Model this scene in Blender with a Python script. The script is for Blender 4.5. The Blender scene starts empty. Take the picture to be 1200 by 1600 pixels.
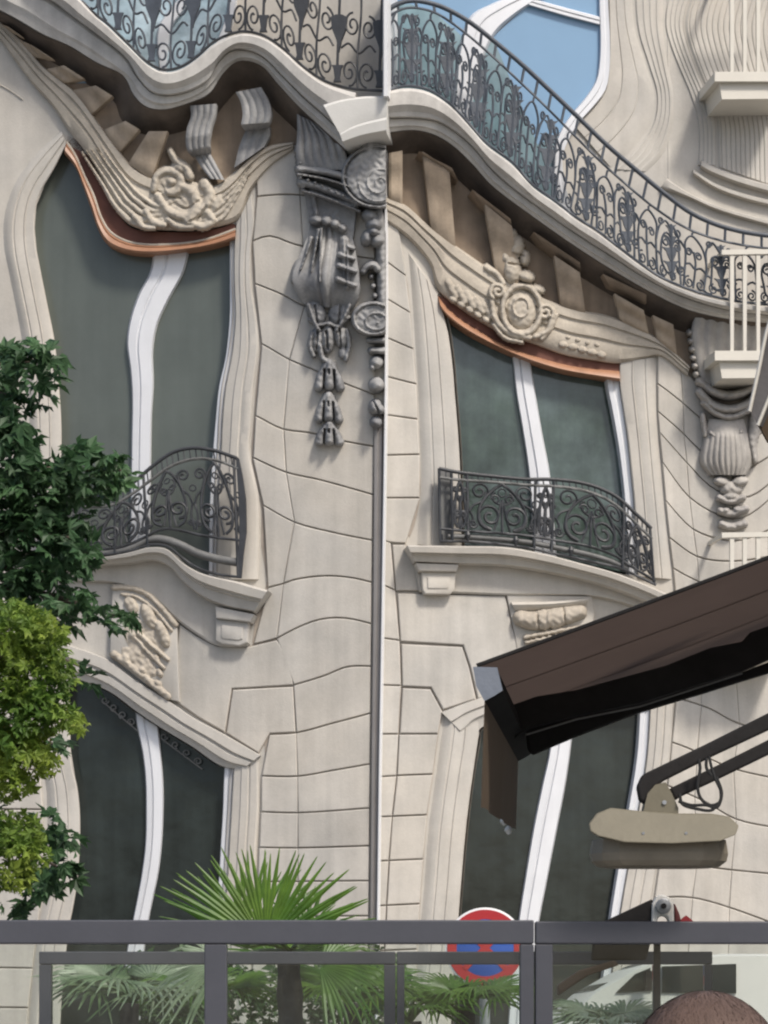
import bpy, bmesh, math, random
import numpy as np
from mathutils import Vector, geometry
from math import radians, sin, cos, tan, pi

random.seed(7); rng = np.random.default_rng(7)
SC = bpy.context.scene
COL = SC.collection

# ------------------------------------------------------------------ camera, sky, sun, exposure
PX = 4364.0            # focal length in photo pixels (the photo is 1200 x 1600)
HX, HY = 600.0, 1600.0 # principal column and horizon row
CZ = 1.6               # eye height
cam_d = bpy.data.cameras.new('camera'); cam = bpy.data.objects.new('camera', cam_d); COL.objects.link(cam)
cam.location = (0, 0, CZ); cam.rotation_euler = (radians(90), 0, 0)
cam_d.sensor_fit = 'VERTICAL'; cam_d.sensor_height = 36.0; cam_d.sensor_width = 27.0
cam_d.lens = 36.0 * PX / 1600.0
cam_d.shift_y = 0.5
cam_d.clip_start = 0.05; cam_d.clip_end = 2000
SC.camera = cam

SUN_EL, SUN_AZ = radians(49), radians(36)      # azimuth: to the right of straight behind the camera
W = bpy.data.worlds.new('World'); SC.world = W; W.use_nodes = True
wn = W.node_tree.nodes; wl = W.node_tree.links
sky = wn.new('ShaderNodeTexSky'); sky.sky_type = 'NISHITA'; sky.sun_disc = False
sky.sun_elevation = SUN_EL; sky.sun_rotation = radians(180) - SUN_AZ
sky.dust_density = 3.0; sky.air_density = 1.0; sky.ozone_density = 1.0
wn['Background'].inputs['Strength'].default_value = 0.11
wl.new(sky.outputs[0], wn['Background'].inputs[0])
sd = bpy.data.lights.new('sun', 'SUN'); sun = bpy.data.objects.new('sun', sd); COL.objects.link(sun)
sd.energy = 2.3; sd.angle = radians(9); sd.color = (1.0, 0.94, 0.86)
sun_dir = Vector((sin(SUN_AZ) * cos(SUN_EL), -cos(SUN_AZ) * cos(SUN_EL), sin(SUN_EL)))
sun.rotation_euler = sun_dir.to_track_quat('Z', 'Y').to_euler(); sun.location = (5, -10, 20)

SC.view_settings.view_transform = 'Standard'; SC.view_settings.look = 'None'
SC.view_settings.gamma = 1.0; SC.view_settings.use_curve_mapping = False
SC.view_settings.exposure = 0.5
SC.render.engine = 'CYCLES'
SC.cycles.use_denoising = True
SC.cycles.max_bounces = 8; SC.cycles.transparent_max_bounces = 16
SC.cycles.filter_width = 2.2

# ------------------------------------------------------------------ materials
def rgb(r, g, b):
    f = lambda c: (c / 255 / 12.92) if c / 255 <= 0.04045 else ((c / 255 + 0.055) / 1.055) ** 2.4
    return (f(r), f(g), f(b))

def material(name, base, rough=0.7, metal=0.0, var=0.12, scale=3.0, bump=0.15, bscale=60.0, spec=0.4,
             rand=0.0, streak=0.0, trans=0.0, tint=None, grain=0.0, bdist=0.01):
    m = bpy.data.materials.new(name); m.use_nodes = True
    n = m.node_tree.nodes; l = m.node_tree.links
    b = n['Principled BSDF']; b.inputs['Roughness'].default_value = rough; b.inputs['Metallic'].default_value = metal
    b.inputs['Specular IOR Level'].default_value = spec
    tc = n.new('ShaderNodeTexCoord')
    nz = n.new('ShaderNodeTexNoise'); nz.inputs['Scale'].default_value = scale; nz.inputs['Detail'].default_value = 8
    nz.inputs['Roughness'].default_value = 0.65
    l.new(tc.outputs['Object'], nz.inputs['Vector'])
    ramp = n.new('ShaderNodeMapRange'); ramp.inputs[1].default_value = 0.3; ramp.inputs[2].default_value = 0.7
    ramp.inputs[3].default_value = 1 - var; ramp.inputs[4].default_value = 1 + var
    l.new(nz.outputs['Fac'], ramp.inputs[0])
    val = ramp.outputs[0]
    if grain:
        n5 = n.new('ShaderNodeTexNoise'); n5.inputs['Scale'].default_value = 38; n5.inputs['Detail'].default_value = 6; n5.inputs['Roughness'].default_value = 0.8
        l.new(tc.outputs['Object'], n5.inputs['Vector'])
        r5 = n.new('ShaderNodeMapRange'); r5.inputs[1].default_value = 0.3; r5.inputs[2].default_value = 0.7; r5.inputs[3].default_value = 1 - grain; r5.inputs[4].default_value = 1 + grain
        l.new(n5.outputs['Fac'], r5.inputs[0]); mu = n.new('ShaderNodeMath'); mu.operation = 'MULTIPLY'; l.new(val, mu.inputs[0]); l.new(r5.outputs[0], mu.inputs[1]); val = mu.outputs[0]
    if streak:
        mp = n.new('ShaderNodeMapping'); mp.inputs['Scale'].default_value = (9, 9, 0.6)
        l.new(tc.outputs['Object'], mp.inputs[0])
        n2 = n.new('ShaderNodeTexNoise'); n2.inputs['Scale'].default_value = 1.0; n2.inputs['Detail'].default_value = 6
        l.new(mp.outputs[0], n2.inputs['Vector'])
        r2 = n.new('ShaderNodeMapRange'); r2.inputs[1].default_value = 0.35; r2.inputs[2].default_value = 0.7
        r2.inputs[3].default_value = 1 + streak; r2.inputs[4].default_value = 1 - streak
        l.new(n2.outputs['Fac'], r2.inputs[0])
        mu = n.new('ShaderNodeMath'); mu.operation = 'MULTIPLY'; l.new(val, mu.inputs[0]); l.new(r2.outputs[0], mu.inputs[1])
        val = mu.outputs[0]
    if rand:
        oi = n.new('ShaderNodeObjectInfo'); r3 = n.new('ShaderNodeMapRange')
        r3.inputs[3].default_value = 1 - rand; r3.inputs[4].default_value = 1 + rand
        l.new(oi.outputs['Random'], r3.inputs[0])
        mu = n.new('ShaderNodeMath'); mu.operation = 'MULTIPLY'; l.new(val, mu.inputs[0]); l.new(r3.outputs[0], mu.inputs[1])
        val = mu.outputs[0]
    col = n.new('ShaderNodeVectorMath'); col.operation = 'SCALE'
    if tint is None:
        col.inputs[0].default_value = base
    else:
        mx = n.new('ShaderNodeMix'); mx.data_type = 'RGBA'
        mx.inputs[6].default_value = (*base, 1); mx.inputs[7].default_value = (*tint, 1)
        n4 = n.new('ShaderNodeTexNoise'); n4.inputs['Scale'].default_value = scale * 0.37; n4.inputs['Detail'].default_value = 4
        l.new(tc.outputs['Object'], n4.inputs['Vector'])
        r4 = n.new('ShaderNodeMapRange'); r4.inputs[1].default_value = 0.35; r4.inputs[2].default_value = 0.65
        l.new(n4.outputs['Fac'], r4.inputs[0]); l.new(r4.outputs[0], mx.inputs[0])
        l.new(mx.outputs[2], col.inputs[0])
    l.new(val, col.inputs['Scale'])
    l.new(col.outputs[0], b.inputs['Base Color'])
    if bump:
        n3 = n.new('ShaderNodeTexNoise'); n3.inputs['Scale'].default_value = bscale; n3.inputs['Detail'].default_value = 5
        l.new(tc.outputs['Object'], n3.inputs['Vector'])
        bp = n.new('ShaderNodeBump'); bp.inputs['Strength'].default_value = bump; bp.inputs['Distance'].default_value = bdist
        l.new(n3.outputs['Fac'], bp.inputs['Height']); l.new(bp.outputs[0], b.inputs['Normal'])
    if trans:
        out = n['Material Output']; t = n.new('ShaderNodeBsdfTranslucent'); ms = n.new('ShaderNodeMixShader')
        ms.inputs[0].default_value = trans
        l.new(col.outputs[0], t.inputs['Color']); l.new(b.outputs[0], ms.inputs[1]); l.new(t.outputs[0], ms.inputs[2])
        l.new(ms.outputs[0], out.inputs['Surface'])
    return m

def clear_glass(name):
    m = bpy.data.materials.new(name); m.use_nodes = True
    n = m.node_tree.nodes; l = m.node_tree.links
    for x in list(n):
        if x.type != 'OUTPUT_MATERIAL': n.remove(x)
    out = n['Material Output']
    t = n.new('ShaderNodeBsdfTransparent'); t.inputs[0].default_value = (0.92, 0.945, 0.935, 1)
    g = n.new('ShaderNodeBsdfGlossy'); g.inputs['Roughness'].default_value = 0.03
    fr = n.new('ShaderNodeFresnel'); fr.inputs['IOR'].default_value = 1.4
    tc = n.new('ShaderNodeTexCoord'); nz = n.new('ShaderNodeTexNoise'); nz.inputs['Scale'].default_value = 4
    nz.inputs['Detail'].default_value = 6; l.new(tc.outputs['Object'], nz.inputs['Vector'])
    d = n.new('ShaderNodeBsdfDiffuse'); d.inputs[0].default_value = (0.6, 0.6, 0.58, 1)
    mr = n.new('ShaderNodeMapRange'); mr.inputs[1].default_value = 0.35; mr.inputs[2].default_value = 0.75
    mr.inputs[3].default_value = 0.0; mr.inputs[4].default_value = 0.03; l.new(nz.outputs['Fac'], mr.inputs[0])
    m1 = n.new('ShaderNodeMixShader'); l.new(fr.outputs[0], m1.inputs[0]); l.new(t.outputs[0], m1.inputs[1]); l.new(g.outputs[0], m1.inputs[2])
    m2 = n.new('ShaderNodeMixShader'); l.new(mr.outputs[0], m2.inputs[0]); l.new(m1.outputs[0], m2.inputs[1]); l.new(d.outputs[0], m2.inputs[2])
    l.new(m2.outputs[0], out.inputs['Surface'])
    return m

STONE = material('limestone', (0.50, 0.466, 0.412), 0.85, var=0.10, scale=2.4, bump=0.18, bscale=70, spec=0.2, streak=0.05, tint=(0.45, 0.43, 0.395), grain=0.04)
BLOCK = material('limestone block', (0.50, 0.466, 0.412), 0.85, var=0.10, scale=3.0, bump=0.18, bscale=70, spec=0.2, rand=0.06, streak=0.08, tint=(0.44, 0.42, 0.385), grain=0.045)
MORTAR = material('joint mortar', (0.35, 0.305, 0.26), 0.95, var=0.15, scale=6)
LEDGE = material('weathered ledge stone', (0.55, 0.53, 0.49), 0.8, var=0.12, scale=5, spec=0.25, streak=0.1, tint=(0.46, 0.44, 0.41), grain=0.07)
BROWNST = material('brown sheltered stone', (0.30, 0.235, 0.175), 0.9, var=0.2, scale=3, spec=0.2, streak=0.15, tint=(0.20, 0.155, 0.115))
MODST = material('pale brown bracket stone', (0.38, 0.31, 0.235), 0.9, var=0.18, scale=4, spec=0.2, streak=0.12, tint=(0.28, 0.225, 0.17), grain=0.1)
SOFFIT_SHADE = material('soffit stone with painted shade', (0.13, 0.105, 0.085), 0.9, var=0.3, scale=4, spec=0.2, tint=(0.08, 0.066, 0.056))  # shade under the ledges is put into this dark base colour
CARVE = material('carved stone', (0.49, 0.44, 0.365), 0.85, var=0.14, scale=6, spec=0.2, bscale=45, bump=0.3, tint=(0.40, 0.355, 0.295), grain=0.1)
GREYST = material('grey weathered carving', (0.33, 0.325, 0.315), 0.7, var=0.25, scale=7, spec=0.3, bscale=45, bump=0.3, tint=(0.19, 0.19, 0.193), grain=0.12)
WHITEST = material('white painted stone', (0.63, 0.615, 0.575), 0.6, var=0.05, scale=4, spec=0.3)
WHITE = material('white window paint', (0.66, 0.67, 0.69), 0.45, var=0.04, scale=4, bump=0.05, streak=0.03)
COPPER = material('copper brown valance', (0.35, 0.18, 0.105), 0.45, var=0.14, scale=6, bump=0.08, spec=0.5, streak=0.06)
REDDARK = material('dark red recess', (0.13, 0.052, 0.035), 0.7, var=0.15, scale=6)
BLIND = material('grey green blind behind glass', (0.100, 0.113, 0.100), 0.22, var=0.12, scale=1.1, bump=0.15, bscale=0.9, bdist=0.10, spec=0.45, streak=0.05)
PANE_M = material('murky green window glass', (0.042, 0.062, 0.048), 0.10, var=0.45, scale=2.6, bump=0.18, bscale=0.9, bdist=0.10, spec=0.5, streak=0.15, tint=(0.085, 0.11, 0.11))
PANE_D = material('dark window glass', (0.021, 0.027, 0.026), 0.12, var=0.4, scale=1.6, bump=0.16, bscale=0.9, bdist=0.10, spec=0.35, streak=0.15)
PANE_B = material('sky blue window glass', (0.20, 0.33, 0.48), 0.25, var=0.05, scale=0.8, bump=0.0, spec=0.4)  # blue base colour paints in the sky's reflection
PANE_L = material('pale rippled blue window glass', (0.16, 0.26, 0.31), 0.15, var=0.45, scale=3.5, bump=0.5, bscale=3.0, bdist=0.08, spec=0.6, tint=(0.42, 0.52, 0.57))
PANE_T = material('teal window glass', (0.15, 0.24, 0.27), 0.2, var=0.25, scale=2.5, bump=0.05, bscale=5, spec=0.5, streak=0.15, tint=(0.24, 0.33, 0.36))
IRON = material('dark wrought iron', (0.040, 0.042, 0.046), 0.5, var=0.25, scale=9, bump=0.2, spec=0.45)
IRON_B = material('blue black wrought iron', (0.062, 0.072, 0.088), 0.5, var=0.25, scale=9, bump=0.2, spec=0.45)
IRON_G = material('worn grey iron', (0.14, 0.14, 0.135), 0.55, var=0.25, scale=12, bump=0.2)
STRIP = material('grey metal post', (0.26, 0.245, 0.235), 0.6, var=0.08, scale=4)
ALUW = material('white metal edge', (0.72, 0.72, 0.72), 0.4, var=0.04, scale=4)
FABRIC = material('brown awning fabric', (0.098, 0.070, 0.056), 0.9, var=0.07, scale=3, bump=0.3, bscale=300, trans=0.6)
VALANCE = material('olive brown valance cloth', (0.13, 0.092, 0.06), 0.9, var=0.08, scale=4, bump=0.3, bscale=300, trans=0.4)
BLACKM = material('black powder coat', (0.027, 0.0255, 0.025), 0.85, var=0.2, scale=8, spec=0.06)
CAP = material('blue grey end cap', (0.16, 0.18, 0.215), 0.5, var=0.08, scale=10)
FRAME = material('slate grey frame paint', (0.062, 0.064, 0.076), 0.45, var=0.08, scale=6, bump=0.05, spec=0.4)
HEATER = material('beige heater casing', (0.155, 0.138, 0.096), 0.55, var=0.08, scale=12, bump=0.1)
HEATERD = material('dark heater skirt', (0.17, 0.15, 0.115), 0.6, var=0.15, scale=12)
CREAM = material('cream balcony paint', (0.60, 0.57, 0.50), 0.5, var=0.04, scale=5, bump=0.06)
GLASS = clear_glass('clear screen glass')
LEAF_D = material('dark green leaf', (0.045, 0.10, 0.040), 0.5, var=0.55, scale=6, bump=0.0, trans=0.35, spec=0.4, tint=(0.075, 0.145, 0.06))
LEAF_Y = material('yellow green leaf', (0.30, 0.37, 0.055), 0.5, var=0.4, scale=6, bump=0.0, trans=0.42, spec=0.35, tint=(0.10, 0.19, 0.035))
LEAF_P = material('palm leaf', (0.06, 0.15, 0.022), 0.4, var=0.35, scale=9, bump=0.0, trans=0.35, spec=0.45, tint=(0.12, 0.21, 0.03))
LEAF_W = material('pale silvery palm leaf', (0.36, 0.42, 0.30), 0.38, var=0.4, scale=9, bump=0.0, trans=0.3, spec=0.6, tint=(0.10, 0.17, 0.07))
HEDGE = material('hedge leaf', (0.05, 0.10, 0.04), 0.55, var=0.45, scale=7, bump=0.0, trans=0.25, tint=(0.085, 0.14, 0.06))
BARK = material('bark', (0.09, 0.07, 0.055), 0.9, var=0.3, scale=10, bump=0.8, bscale=25)
PALMBARK = material('fibrous palm trunk', (0.045, 0.042, 0.042), 0.95, var=0.3, scale=14, bump=0.9, bscale=40)
RED = material('red sign enamel', (0.42, 0.03, 0.035), 0.35, var=0.05, scale=4, bump=0.0, spec=0.5)
BLUE = material('blue sign enamel', (0.03, 0.10, 0.42), 0.35, var=0.05, scale=4, bump=0.0, spec=0.5)
WHITES = material('white sign enamel', (0.75, 0.75, 0.75), 0.35, var=0.04, scale=4, bump=0.0, spec=0.5)
GALV = material('galvanised steel', (0.30, 0.31, 0.32), 0.45, metal=0.6, var=0.12, scale=15)
HAIR = material('brown hair', (0.105, 0.068, 0.052), 0.6, var=0.2, scale=30, bump=0.0, spec=0.3)
SKIN = material('skin', (0.50, 0.32, 0.24), 0.55, var=0.08, scale=20, bump=0.1)
SHIRT = material('dark grey shirt', (0.07, 0.07, 0.08), 0.9, var=0.15, scale=20, bump=0.3, bscale=200)
TROUSER = material('navy trousers', (0.03, 0.035, 0.06), 0.9, var=0.15, scale=20, bump=0.3, bscale=200)
VANP = material('white van paint', (0.70, 0.69, 0.64), 0.35, var=0.04, scale=3, bump=0.0, spec=0.5)
RUBBER = material('black rubber', (0.02, 0.02, 0.02), 0.8, var=0.2, scale=10)
ASPHALT = material('asphalt', (0.05, 0.05, 0.052), 0.9, var=0.2, scale=2, bump=0.5, bscale=150)
PAVING = material('pale paving', (0.30, 0.285, 0.26), 0.9, var=0.15, scale=2, bump=0.3, bscale=60)
KERB = material('granite kerb', (0.28, 0.28, 0.27), 0.85, var=0.15, scale=8, bump=0.3)

# ------------------------------------------------------------------ mesh helpers
class MB:
    """collects vertices and faces, then links them as one mesh object"""
    def __init__(s): s.v = []; s.f = []
    def add(s, vs, fs):
        o = len(s.v); s.v.extend([tuple(map(float, p)) for p in vs]); s.f.extend([tuple(i + o for i in f) for f in fs]); return s
    def grid(s, a):
        n, m = a.shape[:2]
        fs = [(i * m + j, i * m + j + 1, (i + 1) * m + j + 1, (i + 1) * m + j) for i in range(n - 1) for j in range(m - 1)]
        return s.add(a.reshape(-1, 3), fs)
    def tube(s, path, r, k=6):
        p = np.asarray(path, float); n = len(p)
        rr = np.full(n, r) if np.isscalar(r) else np.asarray(r, float)
        t = np.gradient(p, axis=0); t /= np.linalg.norm(t, axis=1)[:, None] + 1e-12
        u = np.cross(t[0], (0.13, 0.97, 0.21)); u /= np.linalg.norm(u)
        vs = []
        for i in range(n):
            u = u - t[i] * np.dot(u, t[i]); u /= np.linalg.norm(u) + 1e-12
            w = np.cross(t[i], u)
            for j in range(k):
                a = 2 * pi * j / k
                vs.append(p[i] + rr[i] * (cos(a) * u + sin(a) * w))
        fs = [(i * k + j, i * k + (j + 1) % k, (i + 1) * k + (j + 1) % k, (i + 1) * k + j) for i in range(n - 1) for j in range(k)]
        fs += [tuple(range(k))[::-1], tuple((n - 1) * k + j for j in range(k))]
        return s.add(vs, fs)
    def box(s, x0, x1, y0, y1, z0, z1):
        vs = [(x, y, z) for x in (x0, x1) for y in (y0, y1) for z in (z0, z1)]
        return s.add(vs, [(0, 1, 3, 2), (4, 6, 7, 5), (0, 4, 5, 1), (2, 3, 7, 6), (0, 2, 6, 4), (1, 5, 7, 3)])
    def prism(s, front, back):
        """two matching loops of points, capped"""
        n = len(front); tri = geometry.tessellate_polygon([[Vector(p) for p in front]])
        fs = [t for t in tri] + [tuple(i + n for i in t[::-1]) for t in tri]
        fs += [(i, (i + 1) % n, n + (i + 1) % n, n + i) for i in range(n)]
        return s.add(list(front) + list(back), fs)
    def loft(s, rings, cap=True):
        k = len(rings[0]); vs = [p for r in rings for p in r]
        fs = [(i * k + j, i * k + (j + 1) % k, (i + 1) * k + (j + 1) % k, (i + 1) * k + j) for i in range(len(rings) - 1) for j in range(k)]
        if cap: fs += [tuple(range(k))[::-1], tuple((len(rings) - 1) * k + j for j in range(k))]
        return s.add(vs, fs)
    def build(s, name, mat, parent=None, smooth=True, sharp=38, recalc=True):
        me = bpy.data.meshes.new(name); me.from_pydata(s.v, [], s.f); me.update()
        if recalc:
            b = bmesh.new(); b.from_mesh(me); bmesh.ops.recalc_face_normals(b, faces=b.faces); b.to_mesh(me); b.free()
        for m in (mat if isinstance(mat, (list, tuple)) else [mat]): me.materials.append(m)
        if smooth:
            me.polygons.foreach_set('use_smooth', [True] * len(me.polygons)); me.set_sharp_from_angle(angle=radians(sharp))
        o = bpy.data.objects.new(name, me); COL.objects.link(o)
        if parent is not None:
            o.parent = parent
            if parent.parent is None and parent.type == 'EMPTY': o.location = -parent.location
        return o

def thing(name, loc, label, cat, group=None):
    o = bpy.data.objects.new(name, None); COL.objects.link(o); o.location = loc; o.empty_display_size = 0.2
    o['label'] = label; o['category'] = cat
    if group: o['group'] = group
    return o

def structure(o): o['kind'] = 'structure'; return o

def copy_tree(src, parent=None, offset=None):
    c = src.copy(); COL.objects.link(c)
    if parent is not None: c.parent = parent
    for ch in list(src.children): copy_tree(ch, c)
    return c

# ---- curves in photo pixels, dropped onto the two facade planes
def C(pts, n=None, step=7.0):
    """Catmull-Rom through pts, resampled evenly"""
    p = np.asarray(pts, float)
    if len(p) > 2:
        e = np.vstack([2 * p[0] - p[1], p, 2 * p[-1] - p[-2]]); out = []
        for i in range(len(p) - 1):
            p0, p1, p2, p3 = e[i:i + 4]
            t1 = np.linalg.norm(p1 - p0) ** .5 + 1e-9; t2 = t1 + np.linalg.norm(p2 - p1) ** .5 + 1e-9; t3 = t2 + np.linalg.norm(p3 - p2) ** .5 + 1e-9
            t = np.linspace(t1, t2, 12, endpoint=False)[:, None]
            a1 = (t1 - t) / t1 * p0 + t / t1 * p1; a2 = (t2 - t) / (t2 - t1) * p1 + (t - t1) / (t2 - t1) * p2; a3 = (t3 - t) / (t3 - t2) * p2 + (t - t2) / (t3 - t2) * p3
            b1 = (t2 - t) / t2 * a1 + t / t2 * a2; b2 = (t3 - t) / (t3 - t1) * a2 + (t - t1) / (t3 - t1) * a3
            out.append((t2 - t) / (t2 - t1) * b1 + (t - t1) / (t2 - t1) * b2)
        p = np.vstack(out + [p[-1:]])
    d = np.r_[0, np.cumsum(np.linalg.norm(np.diff(p, axis=0), axis=1))]
    if n is None: n = max(2, int(d[-1] / step) + 1)
    s = np.linspace(0, d[-1], n)
    return np.stack([np.interp(s, d, p[:, i]) for i in range(p.shape[1])], 1)

FD = 24.0; XC = -0.011; AN = radians(9); TA, CA, SA = tan(AN), cos(AN), sin(AN)
L, R = -1, 1
def P(pts, d, side):
    """points of the left or right facade plane, moved out by d metres, that stand at photo positions pts"""
    p = np.asarray(pts, float); rx = (p[..., 0] - HX) / PX; rz = (HY - p[..., 1]) / PX
    y = (FD - np.asarray(d, float) / CA - side * XC * TA) / (1 - side * rx * TA)
    return np.stack([rx * y, y, CZ + rz * y], -1)
def N(side): return np.array([side * SA, -CA, 0.0])
def Q(px, py, y): return np.array([(px - HX) / PX * y, y, CZ + (HY - py) / PX * y])

def sheet(mb, A, B, prof, side, n=None, step=7.0, cap=True, back=-0.03):
    """a moulding between curves A and B: prof = [(t across, depth)]"""
    a = C(A, step=step) if n is None else C(A, n); b = C(B, len(a))
    t = np.array([q[0] for q in prof]); d = np.array([q[1] for q in prof])
    pts = a[:, None] * (1 - t)[None, :, None] + b[:, None] * t[None, :, None]
    g = P(pts, np.broadcast_to(d, pts.shape[:2]), side)
    nb = N(side)
    lo = g[:, :1] - nb * (d[0] - back); hi = g[:, -1:] - nb * (d[-1] - back)
    g = np.concatenate([lo, g, hi], 1)
    mb.grid(g)
    if cap:
        for row in (g[0], g[-1]): mb.add(row, [tuple(range(len(row)))])
    return mb

def surf(mb, A, B, n, m, depth, side):
    """a free surface between edge curves A and B; depth(u along, t across) in metres"""
    a = C(A, n); b = C(B, n); t = np.linspace(0, 1, m)
    pts = a[:, None] * (1 - t)[None, :, None] + b[:, None] * t[None, :, None]
    U, T = np.meshgrid(np.linspace(0, 1, n), t, indexing='ij')
    d = depth(U, T); g = P(pts, d, side); nb = N(side)
    lo = g[:, :1] - nb * 0.06; hi = g[:, -1:] - nb * 0.06
    mb.grid(np.concatenate([lo, g, hi], 1)); return mb

def inset_poly(p, g):
    p = np.asarray(p, float); n = len(p)
    ar = 0.5 * sum(p[i][0] * p[(i + 1) % n][1] - p[(i + 1) % n][0] * p[i][1] for i in range(n)); sg = 1 if ar > 0 else -1
    out = []
    for i in range(n):
        e0 = p[i] - p[i - 1]; e1 = p[(i + 1) % n] - p[i]
        e0 /= np.linalg.norm(e0) + 1e-9; e1 /= np.linalg.norm(e1) + 1e-9
        n0 = np.array([-e0[1], e0[0]]) * sg; n1 = np.array([-e1[1], e1[0]]) * sg
        b = n0 + n1; b /= np.linalg.norm(b) + 1e-9
        out.append(p[i] + b * g / max(0.45, np.dot(b, n0)))
    return np.array(out)

def plate(mb, poly, d, side, thick=0.05, bev=1.5):
    """a flat piece with bevelled rim"""
    inner = inset_poly(poly, bev) if bev else np.asarray(poly, float)
    f = P(inner, d, side); r = P(poly, d - 0.006 if bev else d, side); bk = r - N(side) * thick
    n = len(f); tri = geometry.tessellate_polygon([[Vector(p) for p in f]])
    fs = list(tri)
    fs += [(i, (i + 1) % n, n + (i + 1) % n, n + i) for i in range(n)] + [(n + i, n + (i + 1) % n, 2 * n + (i + 1) % n, 2 * n + i) for i in range(n)]
    return mb.add(np.vstack([f, r, bk]), fs)

def wires(mb, paths, d, side, r=0.009, k=6, step=4.0):
    for p in paths: mb.tube(P(C(p, step=step), d, side), r, k)
    return mb

def spiral(cx, cy, r0, r1, a0, turns, n=None):
    n = n or max(8, int(abs(turns) * 16)); a = np.linspace(0, turns * 2 * pi, n) + a0
    r = np.linspace(r0, r1, n); return np.stack([cx + r * np.cos(a), cy + r * np.sin(a)], 1)

def carve(mb, items, side, base=0.0, step=2.0, clip=None, grain=0.006):
    """relief carving: height field raised from strokes, domes and rings (photo pixels, metres)"""
    lo = np.array([1e9, 1e9]); hi = -lo
    for it in items:
        if it[0] == 's': p = np.asarray(it[1], float); r = np.max(it[2])
        elif it[0] == 'g': continue
        else: p = np.array([[it[1], it[2]]], float); r = max(it[3], it[4]) + (it[6] if it[0] == 'r' else 0)
        lo = np.minimum(lo, p.min(0) - r - 3); hi = np.maximum(hi, p.max(0) + r + 3)
    xs = np.arange(lo[0], hi[0], step); ys = np.arange(lo[1], hi[1], step)
    X, Y = np.meshgrid(xs, ys); H = np.zeros_like(X)
    def seg_dist(p, r):
        best = np.full(X.shape, 9.0)
        rr = np.linspace(r[0], r[1], len(p)) if np.ndim(r) else np.full(len(p), float(r))
        for i in range(len(p) - 1):
            a, b = p[i], p[i + 1]; ab = b - a; t = np.clip(((X - a[0]) * ab[0] + (Y - a[1]) * ab[1]) / (ab @ ab + 1e-9), 0, 1)
            dd = np.hypot(X - a[0] - t * ab[0], Y - a[1] - t * ab[1]) / (rr[i] + (rr[i + 1] - rr[i]) * t)
            best = np.minimum(best, dd)
        return best
    for it in items:
        if it[0] == 's':
            q = seg_dist(C(it[1], step=5), it[2]); H = np.maximum(H, np.where(q < 1, it[3] * np.sqrt(np.maximum(0, 1 - q * q)), 0))
        elif it[0] == 'e':
            _, cx, cy, rx, ry, an, h = it[:7]; c, s_ = cos(an), sin(an)
            u = ((X - cx) * c + (Y - cy) * s_) / rx; v = (-(X - cx) * s_ + (Y - cy) * c) / ry; q = u * u + v * v
            H = np.maximum(H, np.where(q < 1, h * np.sqrt(np.maximum(0, 1 - q)), 0))
        elif it[0] == 'f':   # flat topped disc
            _, cx, cy, rx, ry, an, h = it[:7]; c, s_ = cos(an), sin(an)
            u = ((X - cx) * c + (Y - cy) * s_) / rx; v = (-(X - cx) * s_ + (Y - cy) * c) / ry; q = np.sqrt(u * u + v * v)
            H = np.maximum(H, np.where(q < 1, h * np.clip((1 - q) * 6, 0, 1) ** .5, 0))
        elif it[0] == 'r':
            _, cx, cy, rx, ry, an, w, h = it; c, s_ = cos(an), sin(an)
            u = ((X - cx) * c + (Y - cy) * s_) / rx; v = (-(X - cx) * s_ + (Y - cy) * c) / ry
            q = np.abs(np.sqrt(u * u + v * v) - 1) * min(rx, ry) / w
            H = np.maximum(H, np.where(q < 1, h * np.sqrt(np.maximum(0, 1 - q * q)), 0))
    for it in items:
        if it[0] == 'g':
            q = seg_dist(C(it[1], step=5), it[2]); H = np.where((q < 1) & (H > 0), np.maximum(0.004, H - it[3] * (1 - q * q)), H)
    gx = 0.5 * np.sin(X * 0.55 + 2.0 * np.sin(Y * 0.21)) + 0.5 * np.sin(Y * 0.61 + 1.7 * np.sin(X * 0.27 + 1.0)) + 0.6 * np.sin((X + Y) * 0.19 + np.sin(X * 0.11))
    H = np.where(H > 0.012, H + grain * gx, H)
    ok = H > 0.002
    if clip is not None: ok &= clip(X, Y)
    pts = P(np.stack([X, Y], -1), np.where(ok, base + H, base - 0.03), side)
    keep = ok[:-1, :-1] | ok[1:, :-1] | ok[:-1, 1:] | ok[1:, 1:]
    if clip is not None: keep = ok[:-1, :-1] & ok[1:, :-1] & ok[:-1, 1:] & ok[1:, 1:] if clip == 'hard' else keep
    m = X.shape[1]; idx = -np.ones(X.shape, int); used = np.zeros(X.shape, bool)
    used[:-1, :-1] |= keep; used[1:, :-1] |= keep; used[:-1, 1:] |= keep; used[1:, 1:] |= keep
    idx[used] = np.arange(used.sum()); ii, jj = np.nonzero(keep)
    fs = np.stack([idx[ii, jj], idx[ii, jj + 1], idx[ii + 1, jj + 1], idx[ii + 1, jj]], 1)
    return mb.add(pts[used], fs.tolist())

# ------------------------------------------------------------------ ground
g = MB(); g.add([(-400, -300, -0.004), (400, -300, -0.004), (400, 500, -0.004), (-400, 500, -0.004)], [(0, 1, 2, 3)])
structure(g.build('road', ASPHALT, smooth=False))
g = MB(); g.box(-60, 60, 19.2, 24.6, -0.3, 0.12); structure(g.build('pavement', PAVING, smooth=False))
g = MB(); g.box(-60, 60, 19.0, 19.196, -0.3, 0.124); structure(g.build('kerb', KERB, smooth=False))
g = MB(); g.box(-60, 60, -6, 13.6, -0.3, 0.12); structure(g.build('cafe_terrace', PAVING, smooth=False))
g = MB(); g.box(-60, 60, 13.604, 13.8, -0.3, 0.124); structure(g.build('kerb', KERB, smooth=False))

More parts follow.
